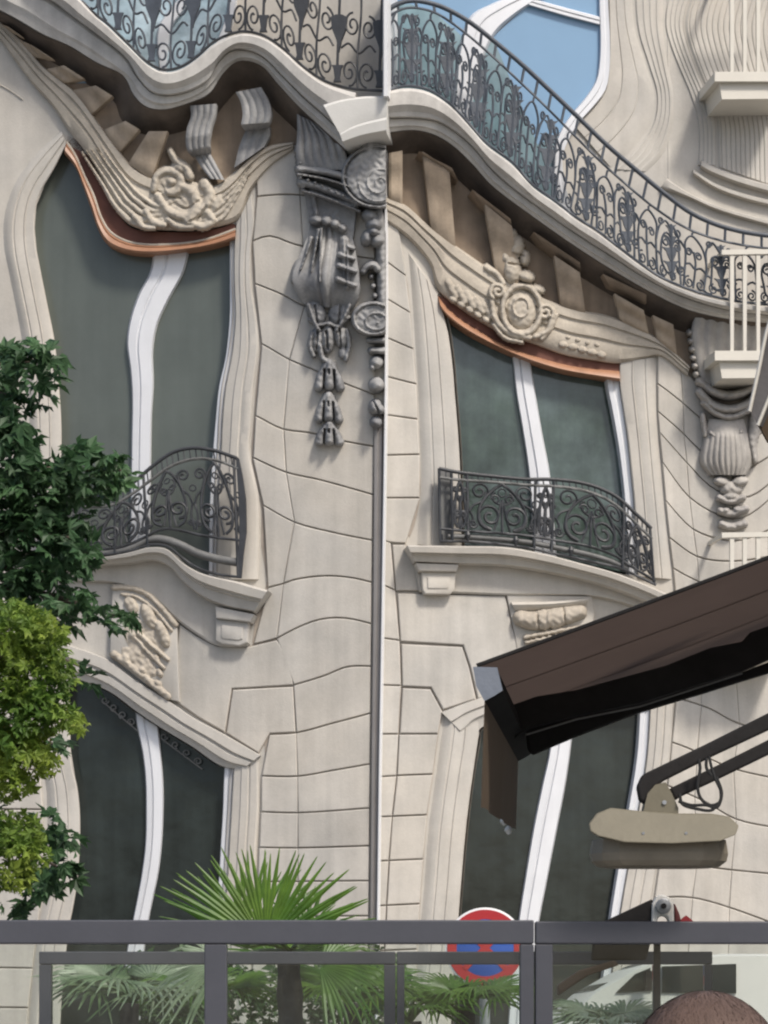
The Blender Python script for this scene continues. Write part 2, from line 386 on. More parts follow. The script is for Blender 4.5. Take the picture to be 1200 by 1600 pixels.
# ------------------------------------------------------------------ the rippling building
BL = thing('apartment_building', (0, 24.3, 0),
           'cream stone building with rippling melted facade, grey carved consoles and scrollwork balconies, behind everything', 'building')

# --- curves (photo pixels)
UL_gl = [(104, 226), (84, 265), (64, 300), (55, 332), (56, 380), (65, 430), (75, 480), (85, 530), (92, 600), (96, 660), (96, 720), (96, 885)]
UL_fr = [(369, 352), (366, 385), (366, 440), (368, 490), (366, 520), (361, 560), (352, 605), (347, 655), (345, 700), (340, 780), (338, 905)]
UL_fi = [(361, 352), (359, 385), (359, 440), (359, 490), (357, 520), (352, 560), (342, 605), (337, 655), (333, 700), (328, 780), (326, 905)]
UR_gl = [(684, 462), (697, 505), (706, 560), (711, 620), (716, 680), (719, 735), (722, 860)]
UR_fi = [(946, 575), (948, 600), (956, 640), (965, 690), (972, 740), (976, 780), (982, 900)]
UR_fr = [(968, 566), (968, 600), (974, 640), (981, 690), (986, 740), (990, 780), (996, 900)]
LL_gl = [(108, 1040), (110, 1150), (113, 1197), (121, 1230), (125, 1270), (125, 1317), (122, 1367), (116, 1410), (109, 1445), (98, 1540), (90, 1700)]
LL_fi = [(352, 1190), (350, 1212), (348, 1267), (345, 1317), (342, 1370), (336, 1440), (325, 1560), (315, 1700)]
LL_fr = [(366, 1190), (364, 1213), (361, 1267), (358, 1317), (355, 1370), (349, 1440), (338, 1560), (328, 1700)]
LR_gl = [(749, 1100), (748, 1150), (739, 1207), (728, 1294), (720, 1386), (716, 1438), (708, 1540), (700, 1700)]
LR_fi = [(1001, 1080), (995, 1179), (982, 1262), (967, 1349), (953, 1438), (938, 1560), (925, 1700)]
LR_fr = [(1017, 1080), (1011, 1179), (998, 1262), (982, 1349), (967, 1438), (951, 1560), (938, 1700)]

T_L = [(88, -40), (112, -14), (133, 8), (150, 26), (167, 40), (200, 72), (233, 103), (257, 113), (283, 108), (310, 90), (333, 70), (360, 57), (383, 53), (413, 60), (443, 80), (473, 107), (507, 130), (540, 141), (556, 145)]
M_L = [(20, -40), (55, -12), (83, 2), (107, 20), (150, 52), (197, 90), (217, 123), (240, 145), (267, 148), (300, 140), (327, 123), (340, 97), (360, 78), (383, 77), (410, 88), (440, 117), (473, 150), (507, 180), (530, 202), (542, 214)]
B_L = [(-60, -12), (-20, 8), (20, 28), (67, 55), (107, 72), (150, 98), (190, 116), (199, 128), (207, 147), (227, 167), (253, 172), (290, 163), (327, 147), (347, 117), (367, 98), (385, 95), (410, 104), (433, 130), (467, 167), (507, 204), (540, 234)]
F_L = [(-60, 18), (-20, 32), (20, 52), (60, 84), (100, 108), (140, 134), (178, 158), (190, 188), (212, 206), (250, 212), (290, 204), (330, 188), (352, 162), (375, 140), (398, 142), (425, 168), (455, 196), (490, 228), (530, 246)]
AT_L = [(-60, 8), (-20, 22), (0, 34), (33, 63), (67, 103), (117, 143), (150, 187), (180, 227), (207, 260), (240, 279), (285, 290), (330, 292), (362, 272), (392, 245), (420, 228), (458, 222)]
AL_L = [(-60, 30), (-20, 48), (0, 62), (22, 92), (50, 130), (83, 167), (108, 205), (140, 245), (163, 288), (183, 330), (205, 352), (245, 358), (300, 358), (345, 352), (374, 340), (390, 300), (425, 258), (458, 234)]
T_R = [(597, 145), (633, 138), (667, 143), (700, 163), (733, 197), (760, 227), (800, 257), (833, 293), (867, 317), (900, 343), (933, 364), (967, 390), (1000, 415), (1033, 437), (1083, 458), (1133, 471), (1180, 478), (1225, 482)]
M_R = [(602, 184), (650, 184), (683, 189), (717, 209), (743, 233), (767, 262), (800, 292), (850, 329), (900, 364), (960, 402), (1000, 428), (1050, 455), (1100, 474), (1150, 486), (1225, 494)]
B_R = [(602, 208), (650, 204), (683, 213), (710, 230), (740, 259), (767, 289), (833, 339), (900, 386), (973, 432), (1050, 474), (1083, 487), (1133, 498), (1177, 503), (1225, 507)]
F_R = [(602, 246), (650, 240), (683, 254), (710, 276), (740, 304), (767, 334), (833, 382), (900, 428), (973, 472), (1040, 508), (1080, 522), (1133, 530), (1225, 534)]
AT_R = [(602, 307), (633, 320), (667, 350), (707, 380), (740, 403), (765, 420), (800, 442), (860, 470), (900, 483), (950, 493), (1000, 513), (1033, 533), (1078, 572)]
AL_R = [(602, 344), (640, 373), (673, 413), (684, 450), (713, 476), (750, 501), (787, 521), (833, 536), (883, 554), (933, 563), (967, 567), (1007, 560), (1030, 556), (1074, 588)]
SL_T = [(40, 866), (110, 868), (143, 867), (160, 870), (200, 863), (233, 855), (260, 857), (283, 877), (310, 893), (333, 900), (367, 907), (400, 917), (418, 922)]
SL_B = [(40, 892), (120, 884), (160, 882), (200, 880), (240, 875), (267, 887), (287, 910), (317, 933), (350, 947), (396, 956)]
SR_T = [(637, 852), (715, 853), (792, 855), (849, 865), (907, 880), (964, 896), (1022, 919), (1060, 936)]
SR_B = [(648, 878), (715, 881), (792, 884), (868, 896), (945, 915), (1002, 936), (1040, 955)]
LT_A = [(60, 985), (107, 1007), (167, 1030), (213, 1063), (267, 1097), (300, 1120), (350, 1147), (407, 1180)]
LT_B = [(30, 1040), (100, 1057), (167, 1080), (213, 1113), (247, 1136), (300, 1168), (345, 1198), (378, 1203)]

def J(p): return C(p, 60)
def off(curve, dx, dy=0): return [(x + dx, y + dy) for x, y in curve]

# --- the wall sheets, one per side of the corner, with window openings
def wall_sheet(outline, holes, side, d=-0.03):
    loops = [outline] + holes; pts = [p for lp in loops for p in lp]
    tri = geometry.tessellate_polygon([[Vector((x, y, 0)) for x, y in lp] for lp in loops])
    m = MB(); m.add(P(pts, d, side), list(tri)); return m
hole_UL = [tuple(p) for p in C(UL_gl, 20)] + [tuple(p) for p in C(UL_fr, 16)][::-1]
hole_LL = [tuple(p) for p in C(LL_gl, 16)] + [tuple(p) for p in C(LL_fr, 12)][::-1]
hole_UR = [tuple(p) for p in C(UR_gl, 14)] + [tuple(p) for p in C(UR_fr, 14)][::-1]
hole_LR = [tuple(p) for p in C(LR_gl, 14)] + [tuple(p) for p in C(LR_fr, 14)][::-1]
wall = wall_sheet([(-420, -300), (598, -300), (598, 1888), (-420, 1888)], [hole_UL, hole_LL], L)
wall.add(P([(598, -300), (1500, -300), (1500, 1890), (598, 1890)], -0.03, R)[:0], [])
w2 = wall_sheet([(598, -300), (1500, -300), (1500, 1888), (598, 1888)], [hole_UR, hole_LR], R)
wall.add(w2.v, w2.f)
for s, x0 in ((L, -420), (R, 1500)):          # return walls and roof that close the volume behind
    a = P([(x0, -300), (x0, 1888)], -0.03, s); wall.add(np.vstack([a, a[::-1] + np.array([0, 9, 0])]), [(0, 1, 2, 3)])
tp = np.vstack([P([(-420, -300), (598, -300)], -0.03, L), P([(1500, -300)], -0.03, R)]); wall.add(np.vstack([tp, tp[::-1] + np.array([0, 9, 0])]), [(0, 1, 4, 5), (1, 2, 3, 4)])
wall.build('wall', STONE, BL, smooth=False, recalc=False)

m = MB()
for s, a, b in ((L, -420, 598), (R, 598, 1500)): m.add(P([(a, -300), (b, -300), (b, 1888), (a, 1888)], -0.34, s), [(0, 1, 2, 3)])
m.build('inner_wall', BLACKM, BL, smooth=False)
# --- coursed stone blocks with recessed joints
def cross(joint, bx, by):
    x = np.interp(joint[0, 1], by, bx)
    for _ in range(6):
        y = np.interp(x, joint[:, 0], joint[:, 1]); x = np.interp(y, by, bx)
    return x
def blocks(joints, left, right, side, gap=1.05, nm='stone_block', d=0.0, gx=0.35):
    lb = C(left, 200); rb = C(right, 200); js = [C(j, 80) for j in joints]
    for k in range(len(js) - 1):
        rows = []
        for j, sg in ((js[k], 1), (js[k + 1], -1)):
            xl = cross(j, lb[:, 0], lb[:, 1]) + gx; xr = cross(j, rb[:, 0], rb[:, 1]) - gx
            n = max(3, int((xr - xl) / 14) + 2); rows.append((xl, xr, j, sg))
        n = max(3, int(max(r[1] - r[0] for r in rows) / 14) + 2)
        wd = max(6, rows[0][1] - rows[0][0]); e = 1.3 / wd
        u = np.r_[0, np.linspace(e, 1 - e, n), 1]
        edge = []
        for xl, xr, j, sg in rows:
            x = xl + (xr - xl) * u; y = np.interp(x, j[:, 0], j[:, 1]) + sg * gap; edge.append(np.stack([x, y], 1))
        ht = max(6, np.mean(edge[1][:, 1] - edge[0][:, 1])); v = np.array([0, 1.3 / ht, 1 - 1.3 / ht, 1])
        pts = edge[0][:, None] * (1 - v)[None, :, None] + edge[1][:, None] * v[None, :, None]
        dz = np.full(pts.shape[:2], d + rng.uniform(-0.002, 0.002)); dz[0] = dz[-1] = d - 0.007; dz[:, 0] = dz[:, -1] = d - 0.007
        g3 = P(pts, dz, side); m = MB(); m.grid(g3)
        rim = np.vstack([g3[:, 0], g3[1:, -1], ]) ; nb = N(side) * 0.022
        loop = np.vstack([g3[:, 0], g3[-1, 1:], g3[::-1, -1][1:], g3[0, ::-1][1:-1]]); q = len(loop)
        m.add(np.vstack([loop, loop - nb]), [(i, (i + 1) % q, q + (i + 1) % q, q + i) for i in range(q)])
        m.build(nm, BLOCK, BL, sharp=30)
def mortar(left, right, y0, y1, side):
    a = [p for p in C(left, 40) if y0 <= p[1] <= y1]; b = [p for p in C(right, 40) if y0 <= p[1] <= y1]
    m = MB(); a = C(a, 30); b = C(b, 30); m.grid(P(np.stack([a, b], 1), -0.026, side)); m.build('joint_bed', MORTAR, BL, smooth=False)

JL = [[(385, 240), (430, 228), (460, 226), (600, 226)], [(395, 308), (425, 305), (455, 304), (520, 310), (600, 322)],
      [(385, 381), (420, 369), (460, 382), (520, 395), (600, 407)], [(390, 440), (440, 460), (470, 476), (520, 492), (600, 508)],
      [(390, 530), (408, 537), (452, 562), (490, 578), (540, 600), (600, 622)], [(385, 645), (400, 650), (440, 670), (487, 677), (540, 690), (600, 700)],
      [(380, 708), (395, 715), (447, 738), (500, 750), (600, 778)], [(395, 781), (412, 790), (460, 816), (520, 832), (600, 848)],
      [(390, 926), (420, 918), (443, 912), (460, 906), (507, 900), (550, 903), (600, 915)],
      [(380, 1009), (395, 1007), (433, 997), (460, 983), (500, 968), (540, 966), (600, 980)],
      [(440, 1074), (460, 1070), (507, 1056), (543, 1042), (600, 1042)], [(395, 1148), (463, 1145), (517, 1131), (570, 1117), (600, 1108)],
      [(395, 1212), (465, 1213), (520, 1204), (600, 1190)], [(395, 1268), (465, 1270), (600, 1261)], [(395, 1324), (465, 1325), (600, 1321)],
      [(390, 1378), (600, 1376)], [(390, 1432), (600, 1431)], [(390, 1488), (600, 1488)], [(380, 1545), (600, 1545)], [(380, 1602), (600, 1602)], [(380, 1700), (600, 1700)], [(380, 1800), (600, 1800)]]
SLb = [(396, 200), (399, 240), (402, 308), (395, 378), (398, 442), (409, 537), (402, 600), (399, 650), (395, 715), (411, 788), (410, 850), (419, 918), (404, 950), (396, 1009)]
SLb2 = [(423, 1130), (421, 1149), (408, 1195), (409, 1212), (408, 1268), (405, 1324), (403, 1378), (400, 1432), (396, 1490), (390, 1600), (384, 1800)]
SMb = [(470, 200), (469, 300), (474, 400), (476, 476), (463, 520), (452, 562), (443, 670), (447, 738), (460, 816), (452, 870), (443, 912), (436, 960), (433, 998), (447, 1020), (456, 1045), (459, 1072), (463, 1145), (465, 1213), (465, 1500), (463, 1820)]
SRb = [(585, 200), (585, 640), (581, 900), (578, 1200), (576, 1440), (574, 1820)]
blocks(JL[:10], SLb, SMb, L); blocks(JL, SMb, SRb, L)
blocks([J_ for J_ in JL[11:]], SLb2, SMb, L)
mortar(off(SLb, -2), SRb, 226, 1012, L); mortar(off(SMb, -50), SRb, 1000, 1800, L)
def voussoir(poly, side, nm='voussoir', d=0.0):
    m = MB(); plate(m, inset_poly(poly, 1.3), d, side, 0.022, 1.6); m.build(nm, BLOCK, BL, sharp=30)
vous = [[(280, 974), (307, 993), (340, 1009), (387, 1010), (433, 999), (447, 1021), (456, 1046), (459, 1071), (433, 1073), (363, 1077), (352, 1146), (310, 1122), (270, 1094)],
        [(363, 1077), (433, 1073), (459, 1072), (463, 1145), (422, 1147), (404, 1178), (353, 1146)]]
for v in vous:
    m = MB(); plate(m, v, -0.024, L, 0.004, 0); m.build('joint_bed', MORTAR, BL, smooth=False); voussoir(v, L)
# courses left of the lower window, seen between the leaves
lj = [[(-160, y), (70, y + 3)] for y in (1050, 1130, 1200, 1262, 1325, 1388, 1450, 1510, 1572, 1640, 1720, 1800)]
lbL = [(-150, 1000), (-150, 1900)]; lbR = [(52, 1000), (62, 1200), (68, 1290), (64, 1400), (52, 1500), (42, 1600), (34, 1900)]
blocks(lj, lbL, lbR, L); mortar(lbL, lbR, 1050, 1800, L)

KR = [[(585, 335), (602, 345), (622, 358), (660, 395)], [(590, 400), (603, 408), (633, 430), (680, 456)], [(590, 459), (603, 466), (640, 488), (690, 515)],
      [(590, 521), (603, 527), (645, 545), (690, 562)], [(590, 584), (603, 588), (650, 600), (690, 608)], [(590, 646), (602, 648), (652, 655), (690, 660)],
      [(585, 712), (655, 710), (690, 709)], [(585, 778), (690, 778)], [(585, 839), (611, 848), (690, 848)]]
RMb = [(622, 340), (628, 400), (636, 440), (641, 488), (646, 545), (651, 600), (653, 655), (656, 710), (656, 778), (645, 830), (634, 850)]
SEb = [(604, 200), (603, 600), (598, 840), (596, 914), (594, 1277), (591, 1440), (587, 1820)]
blocks(KR, SEb, RMb, R); mortar(SEb, RMb, 340, 848, R)
KA = [[(580, 835), (611, 848), (650, 860)], [(580, 912), (597, 914), (623, 924), (650, 927)], [(580, 996), (597, 997), (627, 1001), (650, 1003)], [(580, 1070), (650, 1072)],
      [(580, 1147), (700, 1147)], [(580, 1215), (620, 1212), (700, 1209)], [(580, 1277), (700, 1272)], [(580, 1346), (690, 1341)], [(580, 1416), (680, 1411)],
      [(580, 1486), (680, 1482)], [(580, 1556), (680, 1553)], [(580, 1626), (680, 1624)], [(580, 1720), (680, 1720)], [(580, 1800), (680, 1800)]]
RVb = [(610, 838), (612, 860), (618, 924), (625, 1003), (627, 1072), (623, 1147), (620, 1212), (613, 1277), (608, 1342), (604, 1413), (598, 1560), (592, 1820)]
RBb = [(687, 1130), (685, 1147), (677, 1210), (668, 1273), (662, 1342), (657, 1412), (648, 1560), (640, 1820)]
blocks(KA, SEb, RVb, R, gx=0.9); blocks(KA[4:], RVb, RBb, R, gx=0.9)
mortar(SEb, RVb, 848, 1800, R); mortar(RVb, RBb, 1140, 1800, R)
vr = [[(612, 850), (634, 850), (646, 878), (657, 886), (661, 924), (618, 924)],
      [(620, 926), (700, 928), (790, 930), (800, 975), (811, 1012), (800, 1050), (778, 1085), (746, 1093), (734, 1042), (723, 1009), (625, 1003)],
      [(626, 1005), (723, 1010), (734, 1044), (745, 1093), (692, 1110), (673, 1075), (628, 1073)],
      [(628, 1074), (673, 1076), (692, 1111), (685, 1147), (624, 1147)]]
for v in vr:
    m = MB(); plate(m, v, -0.024, R, 0.004, 0); m.build('joint_bed', MORTAR, BL, smooth=False); voussoir(v, R)
NR = [[(1015, 548), (1060, 568), (1090, 600), (1145, 640), (1240, 640)], [(1015, 593), (1028, 600), (1067, 630), (1087, 647), (1145, 688), (1240, 655)],
      [(1015, 632), (1028, 643), (1067, 677), (1093, 703), (1145, 738), (1240, 690)], [(1015, 660), (1030, 675), (1073, 723), (1110, 760), (1145, 776), (1175, 775), (1240, 720)],
      [(1020, 705), (1035, 722), (1077, 777), (1123, 805), (1150, 811), (1175, 802), (1240, 745)], [(1025, 765), (1040, 782), (1083, 827), (1127, 843), (1160, 844), (1240, 810)],
      [(1030, 828), (1046, 840), (1090, 870), (1143, 877), (1240, 864)], [(1035, 880), (1052, 888), (1077, 902), (1145, 926), (1240, 920)], [(1030, 935), (1058, 945), (1145, 982), (1240, 978)],
      [(1030, 1003), (1145, 1040), (1240, 1040)], [(1040, 1088), (1062, 1092), (1108, 1107), (1155, 1131), (1240, 1142)], [(1035, 1155), (1050, 1160), (1077, 1170), (1142, 1200), (1240, 1222)],
      [(1030, 1222), (1100, 1252), (1150, 1280), (1240, 1298)], [(1020, 1333), (1090, 1352), (1240, 1369)], [(1000, 1405), (1075, 1402), (1130, 1415), (1240, 1455)], [(990, 1490), (1240, 1510)], [(980, 1580), (1240, 1590)], [(970, 1700), (1240, 1700)], [(960, 1800), (1240, 1800)]]
NLb = [(1028, 550), (1028, 643), (1035, 722), (1040, 782), (1046, 840), (1052, 888), (1060, 1000), (1057, 1092), (1050, 1160), (1042, 1240), (1032, 1340), (1018, 1440), (1000, 1600), (985, 1820)]
NMb = [(1062, 550), (1067, 630), (1068, 677), (1073, 723), (1077, 777), (1083, 827), (1089, 870), (1094, 960), (1096, 1092), (1090, 1165), (1085, 1250), (1088, 1352), (1080, 1420), (1068, 1600), (1055, 1820)]
NEb = [(1225, 550), (1225, 1820)]
NEm = [(1146, 550), (1146, 1000), (1155, 1131), (1146, 1200), (1150, 1280), (1140, 1400), (1135, 1820)]
blocks(NR, NLb, NMb, R, gap=1.0, gx=0.15); blocks(NR, NMb, NEm, R, gap=1.0, gx=0.15); blocks(NR, NEm, NEb, R, gap=1.0, gx=0.15); mortar(NLb, NEb, 550, 1810, R)

# --- moulded window surrounds
def moulding(nm, A, B, prof, side, mat=STONE, step=7.0, par=None):
    m = MB(); sheet(m, A, B, prof, side, step=step); return m.build(nm, mat, par or BL)
ARCH = [(0, -0.15), (0.02, -0.012), (0.06, -0.004), (0.34, 0.0), (0.36, 0.010), (0.385, 0.001), (0.42, 0.006), (0.66, 0.009), (0.68, 0.001), (0.705, 0.001), (0.73, 0.008), (0.80, 0.006), (0.90, -0.010), (0.96, -0.022), (1.0, -0.029)]
ARCH2 = [(0, -0.15), (0.04, -0.010), (0.30, -0.002), (0.33, 0.009), (0.56, 0.010), (0.60, 0.0), (0.63, 0.0), (0.67, 0.009), (0.9, 0.007), (0.96, -0.004), (1.0, -0.026)]
moulding('window_surround', UL_gl, [(96, 205), (60, 238), (26, 282), (8, 332), (6, 380), (15, 430), (25, 480), (34, 530), (42, 600), (46, 660), (46, 885)], ARCH, L)
moulding('window_surround', UL_fr, [(394, 300), (398, 345), (393, 385), (393, 440), (402, 500), (405, 540), (397, 605), (394, 655), (391, 705), (405, 780), (404, 905)], ARCH2, L)
moulding('window_surround', UR_gl, [(638, 395), (643, 450), (648, 520), (653, 600), (656, 680), (658, 740), (652, 850)], ARCH, R)
moulding('window_surround', UR_fr, [(1025, 558), (1025, 600), (1026, 640), (1029, 690), (1033, 740), (1038, 790), (1050, 905)], ARCH, R)
moulding('window_surround', LL_gl, [(60, 1040), (62, 1150), (66, 1197), (72, 1230), (74, 1270), (74, 1317), (72, 1367), (66, 1410), (58, 1445), (48, 1540), (40, 1700)], ARCH, L)
moulding('window_surround', LL_fr, [(404, 1186), (405, 1213), (405, 1267), (402, 1317), (400, 1370), (397, 1440), (390, 1560), (380, 1700)], ARCH2, L)
moulding('window_surround', LR_gl, [(696, 1112), (690, 1150), (682, 1207), (670, 1294), (663, 1386), (658, 1438), (650, 1540), (644, 1700)], ARCH, R)
moulding('window_surround', LR_fr, [(1055, 1080), (1048, 1179), (1038, 1262), (1027, 1349), (1012, 1438), (996, 1560), (982, 1700)], ARCH2, R)
moulding('lintel', [(690, 1113), (720, 1101), (746, 1092), (800, 1075), (1010, 1060)], [(738, 1160), (745, 1152), (752, 1140), (800, 1120), (1010, 1110)], [(0, 0.0), (0.03, 0.02), (0.3, 0.03), (0.33, 0.012), (0.6, 0.02), (0.65, 0.0), (0.95, -0.02), (1, -0.14)], R)
moulding('lintel', LT_A, LT_B, [(0, 0.0), (0.03, 0.035), (0.36, 0.04), (0.40, 0.015), (0.46, 0.015), (0.5, 0.03), (0.72, 0.026), (0.76, 0.0), (0.96, -0.02), (1.0, -0.14)], L)

# --- windows: white frame, mullion, blind-backed panes, copper valance
def window(nm_label, frames, mull, panes, side, pane_mat, d=-0.15, fd=-0.075):
    fr = MB()
    for A, B in frames: sheet(fr, A, B, [(0, fd), (0.08, fd + 0.025), (0.45, fd + 0.03), (0.55, fd + 0.018), (0.92, fd + 0.03), (1, fd + 0.02)], side, back=d - 0.02)
    w = fr.build('window', WHITE, BL); w['label'] = nm_label
    for A, B in mull:
        m = MB(); sheet(m, A, B, [(0, d + 0.01), (0.06, d + 0.05), (0.34, d + 0.055), (0.37, d + 0.042), (0.42, d + 0.042), (0.45, d + 0.06), (0.94, d + 0.055), (1, d + 0.01)], side, back=d - 0.02); m.build('mullion', WHITE, w)
    for A, B in panes:
        m = MB(); a = C(A, 24); b = C(B, 24); t = np.linspace(0, 1, 4)
        pts = a[:, None] * (1 - t)[None, :, None] + b[:, None] * t[None, :, None]; m.grid(P(pts, d, side)); m.build('pane', pane_mat, w)
    return w
ml_UL_a = [(241, 385), (234, 425), (216, 460), (203, 498), (198, 535), (203, 575), (206, 620), (205, 700), (203, 885)]
ml_UL_b = [(297, 385), (287, 425), (264, 468), (246, 508), (239, 548), (240, 600), (237, 650), (236, 710), (233, 885)]
wUL = window('tall warped window at upper left with grey green blind', [(UL_fi, UL_fr)], [(ml_UL_a, ml_UL_b)],
             [([(100, 200)] + off(UL_gl, -5)[1:], [(x + 6, y) for x, y in [(250, 200), (244, 300)] + ml_UL_a[1:]]), ([(290, 340)] + [(x - 5, y) for x, y in ml_UL_b], [(372, 330)] + off(UL_fr, 4)[1:])], L, BLIND)
ml_UR_a = [(795, 520), (801, 560), (806, 610), (816, 670), (826, 740), (834, 870)]
ml_UR_b = [(824, 520), (829, 565), (836, 610), (848, 680), (860, 745), (870, 870)]
wUR = window('warped window at right under a bowed copper valance', [(UR_fi, UR_fr)], [(ml_UR_a, ml_UR_b)],
             [(off(UR_gl, -5), off(ml_UR_a, 6)), (off(ml_UR_b, -6), off(UR_fr, 4))], R, PANE_M)
ml_LL_a = [(212, 1110), (213, 1130), (222, 1173), (227, 1217), (228, 1267), (227, 1317), (222, 1360), (215, 1400), (207, 1440), (196, 1500), (186, 1700)]
ml_LL_b = [(246, 1125), (248, 1140), (252, 1183), (255, 1227), (255, 1273), (252, 1327), (247, 1367), (240, 1400), (232, 1440), (224, 1500), (214, 1700)]
wLL = window('dark lower left window with bowed white mullion, behind the foliage', [(LL_fi, LL_fr)], [(ml_LL_a, ml_LL_b)],
             [([(60, 1000)] + off(LL_gl, -5)[1:], [(214, 1090)] + off(ml_LL_a, 6)[1:]), (off(ml_LL_b, -6), off(LL_fr, 4))], L, PANE_D)
ml_LR_a = [(866, 1080), (859, 1170), (847, 1225), (833, 1294), (820, 1372), (810, 1438), (798, 1540), (788, 1700)]
ml_LR_b = [(902, 1080), (893, 1161), (884, 1225), (868, 1308), (853, 1386), (843, 1438), (830, 1540), (820, 1700)]
wLR = window('dark lower right window behind the awning, leaning white mullion', [(LR_fi, LR_fr)], [(ml_LR_a, ml_LR_b)],
             [(off(LR_gl, -5), off(ml_LR_a, 6)), (off(ml_LR_b, -6), off(LR_fr, 4))], R, PANE_D)
# copper valances in front of the heads
VU = [(104, 222), (116, 240), (132, 275), (146, 305), (158, 340), (172, 362), (195, 376), (225, 382), (290, 380), (330, 372), (368, 358)]
VL = [(100, 240), (118, 262), (130, 292), (142, 326), (153, 358), (166, 380), (190, 392), (230, 397), (295, 391), (335, 384), (368, 374)]
REC_T = [(106, 212), (118, 218), (140, 248), (163, 292), (185, 334), (205, 356), (245, 362), (300, 362), (345, 356), (372, 345)]
m = MB(); sheet(m, VU, VL, [(0, -0.02), (0.10, 0.0), (0.22, 0.012), (0.28, 0.002), (0.36, 0.022), (0.7, 0.035), (0.94, 0.012), (1, -0.04)], L, back=-0.14); m.build('valance', COPPER, wUL)
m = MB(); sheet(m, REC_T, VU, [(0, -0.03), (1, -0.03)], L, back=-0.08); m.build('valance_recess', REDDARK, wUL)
m = MB(); m.tube(P(C(VU), -0.006, L), 0.011, 6); m.build('valance_bead', CARVE, wUL)
VRU = [(684, 462), (693, 474), (717, 497), (750, 518), (800, 544), (850, 561), (900, 573), (968, 580)]
VRL = [(690, 484), (700, 496), (733, 520), (800, 553), (867, 577), (933, 590), (969, 596)]
RRC = [(682, 452), (713, 478), (750, 503), (787, 523), (833, 538), (883, 556), (933, 565), (968, 568)]
m = MB(); sheet(m, VRU, VRL, [(0, -0.02), (0.12, 0.0), (0.3, 0.02), (0.7, 0.035), (0.94, 0.012), (1, -0.04)], R, back=-0.14); m.build('valance', COPPER, wUR)
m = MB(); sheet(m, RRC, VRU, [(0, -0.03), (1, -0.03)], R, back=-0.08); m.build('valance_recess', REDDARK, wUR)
# cast iron transom ornaments in the lower left window
for A, B in (([(160, 1085), (215, 1130)], [(160, 1096), (215, 1142)]), ([(252, 1140), (330, 1195)], [(252, 1154), (316, 1202)])):
    a = C(A, 5); b = C(B, 5); m = MB()
    for i in range(4):
        c = (a[i] + b[i]) / 2 + 4; m.tube(P(spiral(c[0], c[1], 6, 2, i, 1.2), -0.11, L), 0.006, 5)
    m.tube(P(b, -0.11, L), 0.006, 5); m.build('transom_grille', IRON_G, wLL)

# --- cornices / balcony slabs
def ledge(nm, T, M, B, side, d0, d1, mat=LEDGE, label=None):
    m = MB()
    a = C(T, 90); b = C(M, 90)
    sheet(m, a, b, [(0, d0), (0.10, d0 + 0.03), (0.55, d0 + 0.025), (0.80, d0 - 0.03), (0.96, d0 - 0.045), (1.0, d0 - 0.09)], side, n=90)
    o = m.build(nm, mat, BL, sharp=25)
    m = MB(); a = C(M, 90); b = C(B, 90)
    sheet(m, a, b, [(0, d1 - 0.03), (0.12, d1), (0.6, d1 - 0.005), (0.72, d1 - 0.03), (0.95, d1 - 0.05), (1.0, d1 - 0.08)], side, n=90)
    m.build('ledge_fascia', mat, o, sharp=25)
    if label: o['label'] = label
    return o
ledge('balcony_ledge', T_L, M_L, B_L, L, 0.40, 0.30)
ledge('balcony_ledge', T_R, M_R, B_R, R, 0.40, 0.30)
m = MB(); sheet(m, [(505, 164), (530, 156), (565, 151), (606, 150)], [(531, 209), (548, 199), (567, 192), (604, 183)], [(0, 0.42), (0.08, 0.455), (0.6, 0.452), (0.9, 0.443), (1, 0.438)], L, n=16)
sheet(m, [(531, 209), (548, 199), (567, 192), (604, 183)], [(536, 224), (552, 219), (570, 214), (604, 208)], [(0, 0.437), (0.15, 0.452), (0.8, 0.44), (1, 0.40)], L, n=16)
m.build('corner_ledge', WHITEST, BL, sharp=25)
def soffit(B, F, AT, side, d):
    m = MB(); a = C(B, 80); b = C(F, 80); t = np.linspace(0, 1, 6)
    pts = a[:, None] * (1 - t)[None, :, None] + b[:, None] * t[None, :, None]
    m.grid(P(pts, np.broadcast_to(d * (1 - t) - 0.02 * t, pts.shape[:2]), side)); m.build('soffit', SOFFIT_SHADE, BL)  # soffit carries its shade in the material colour
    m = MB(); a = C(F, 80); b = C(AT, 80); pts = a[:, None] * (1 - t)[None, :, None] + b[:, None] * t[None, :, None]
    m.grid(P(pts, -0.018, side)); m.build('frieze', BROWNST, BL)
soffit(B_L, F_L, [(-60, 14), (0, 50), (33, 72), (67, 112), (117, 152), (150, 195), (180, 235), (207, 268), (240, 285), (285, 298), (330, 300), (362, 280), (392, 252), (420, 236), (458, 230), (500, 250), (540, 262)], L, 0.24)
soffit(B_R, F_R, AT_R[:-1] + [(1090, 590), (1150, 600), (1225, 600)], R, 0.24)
# architrave bands
ARB = [(0, 0.02), (0.04, 0.06), (0.20, 0.065), (0.24, 0.045), (0.30, 0.045), (0.34, 0.058), (0.50, 0.055), (0.54, 0.035), (0.58, 0.035), (0.62, 0.045), (0.90, 0.03), (1.0, 0.0)]
moulding('architrave', AT_L, AL_L, ARB, L, CARVE); moulding('architrave', AT_R, AL_R, ARB, R, CARVE)
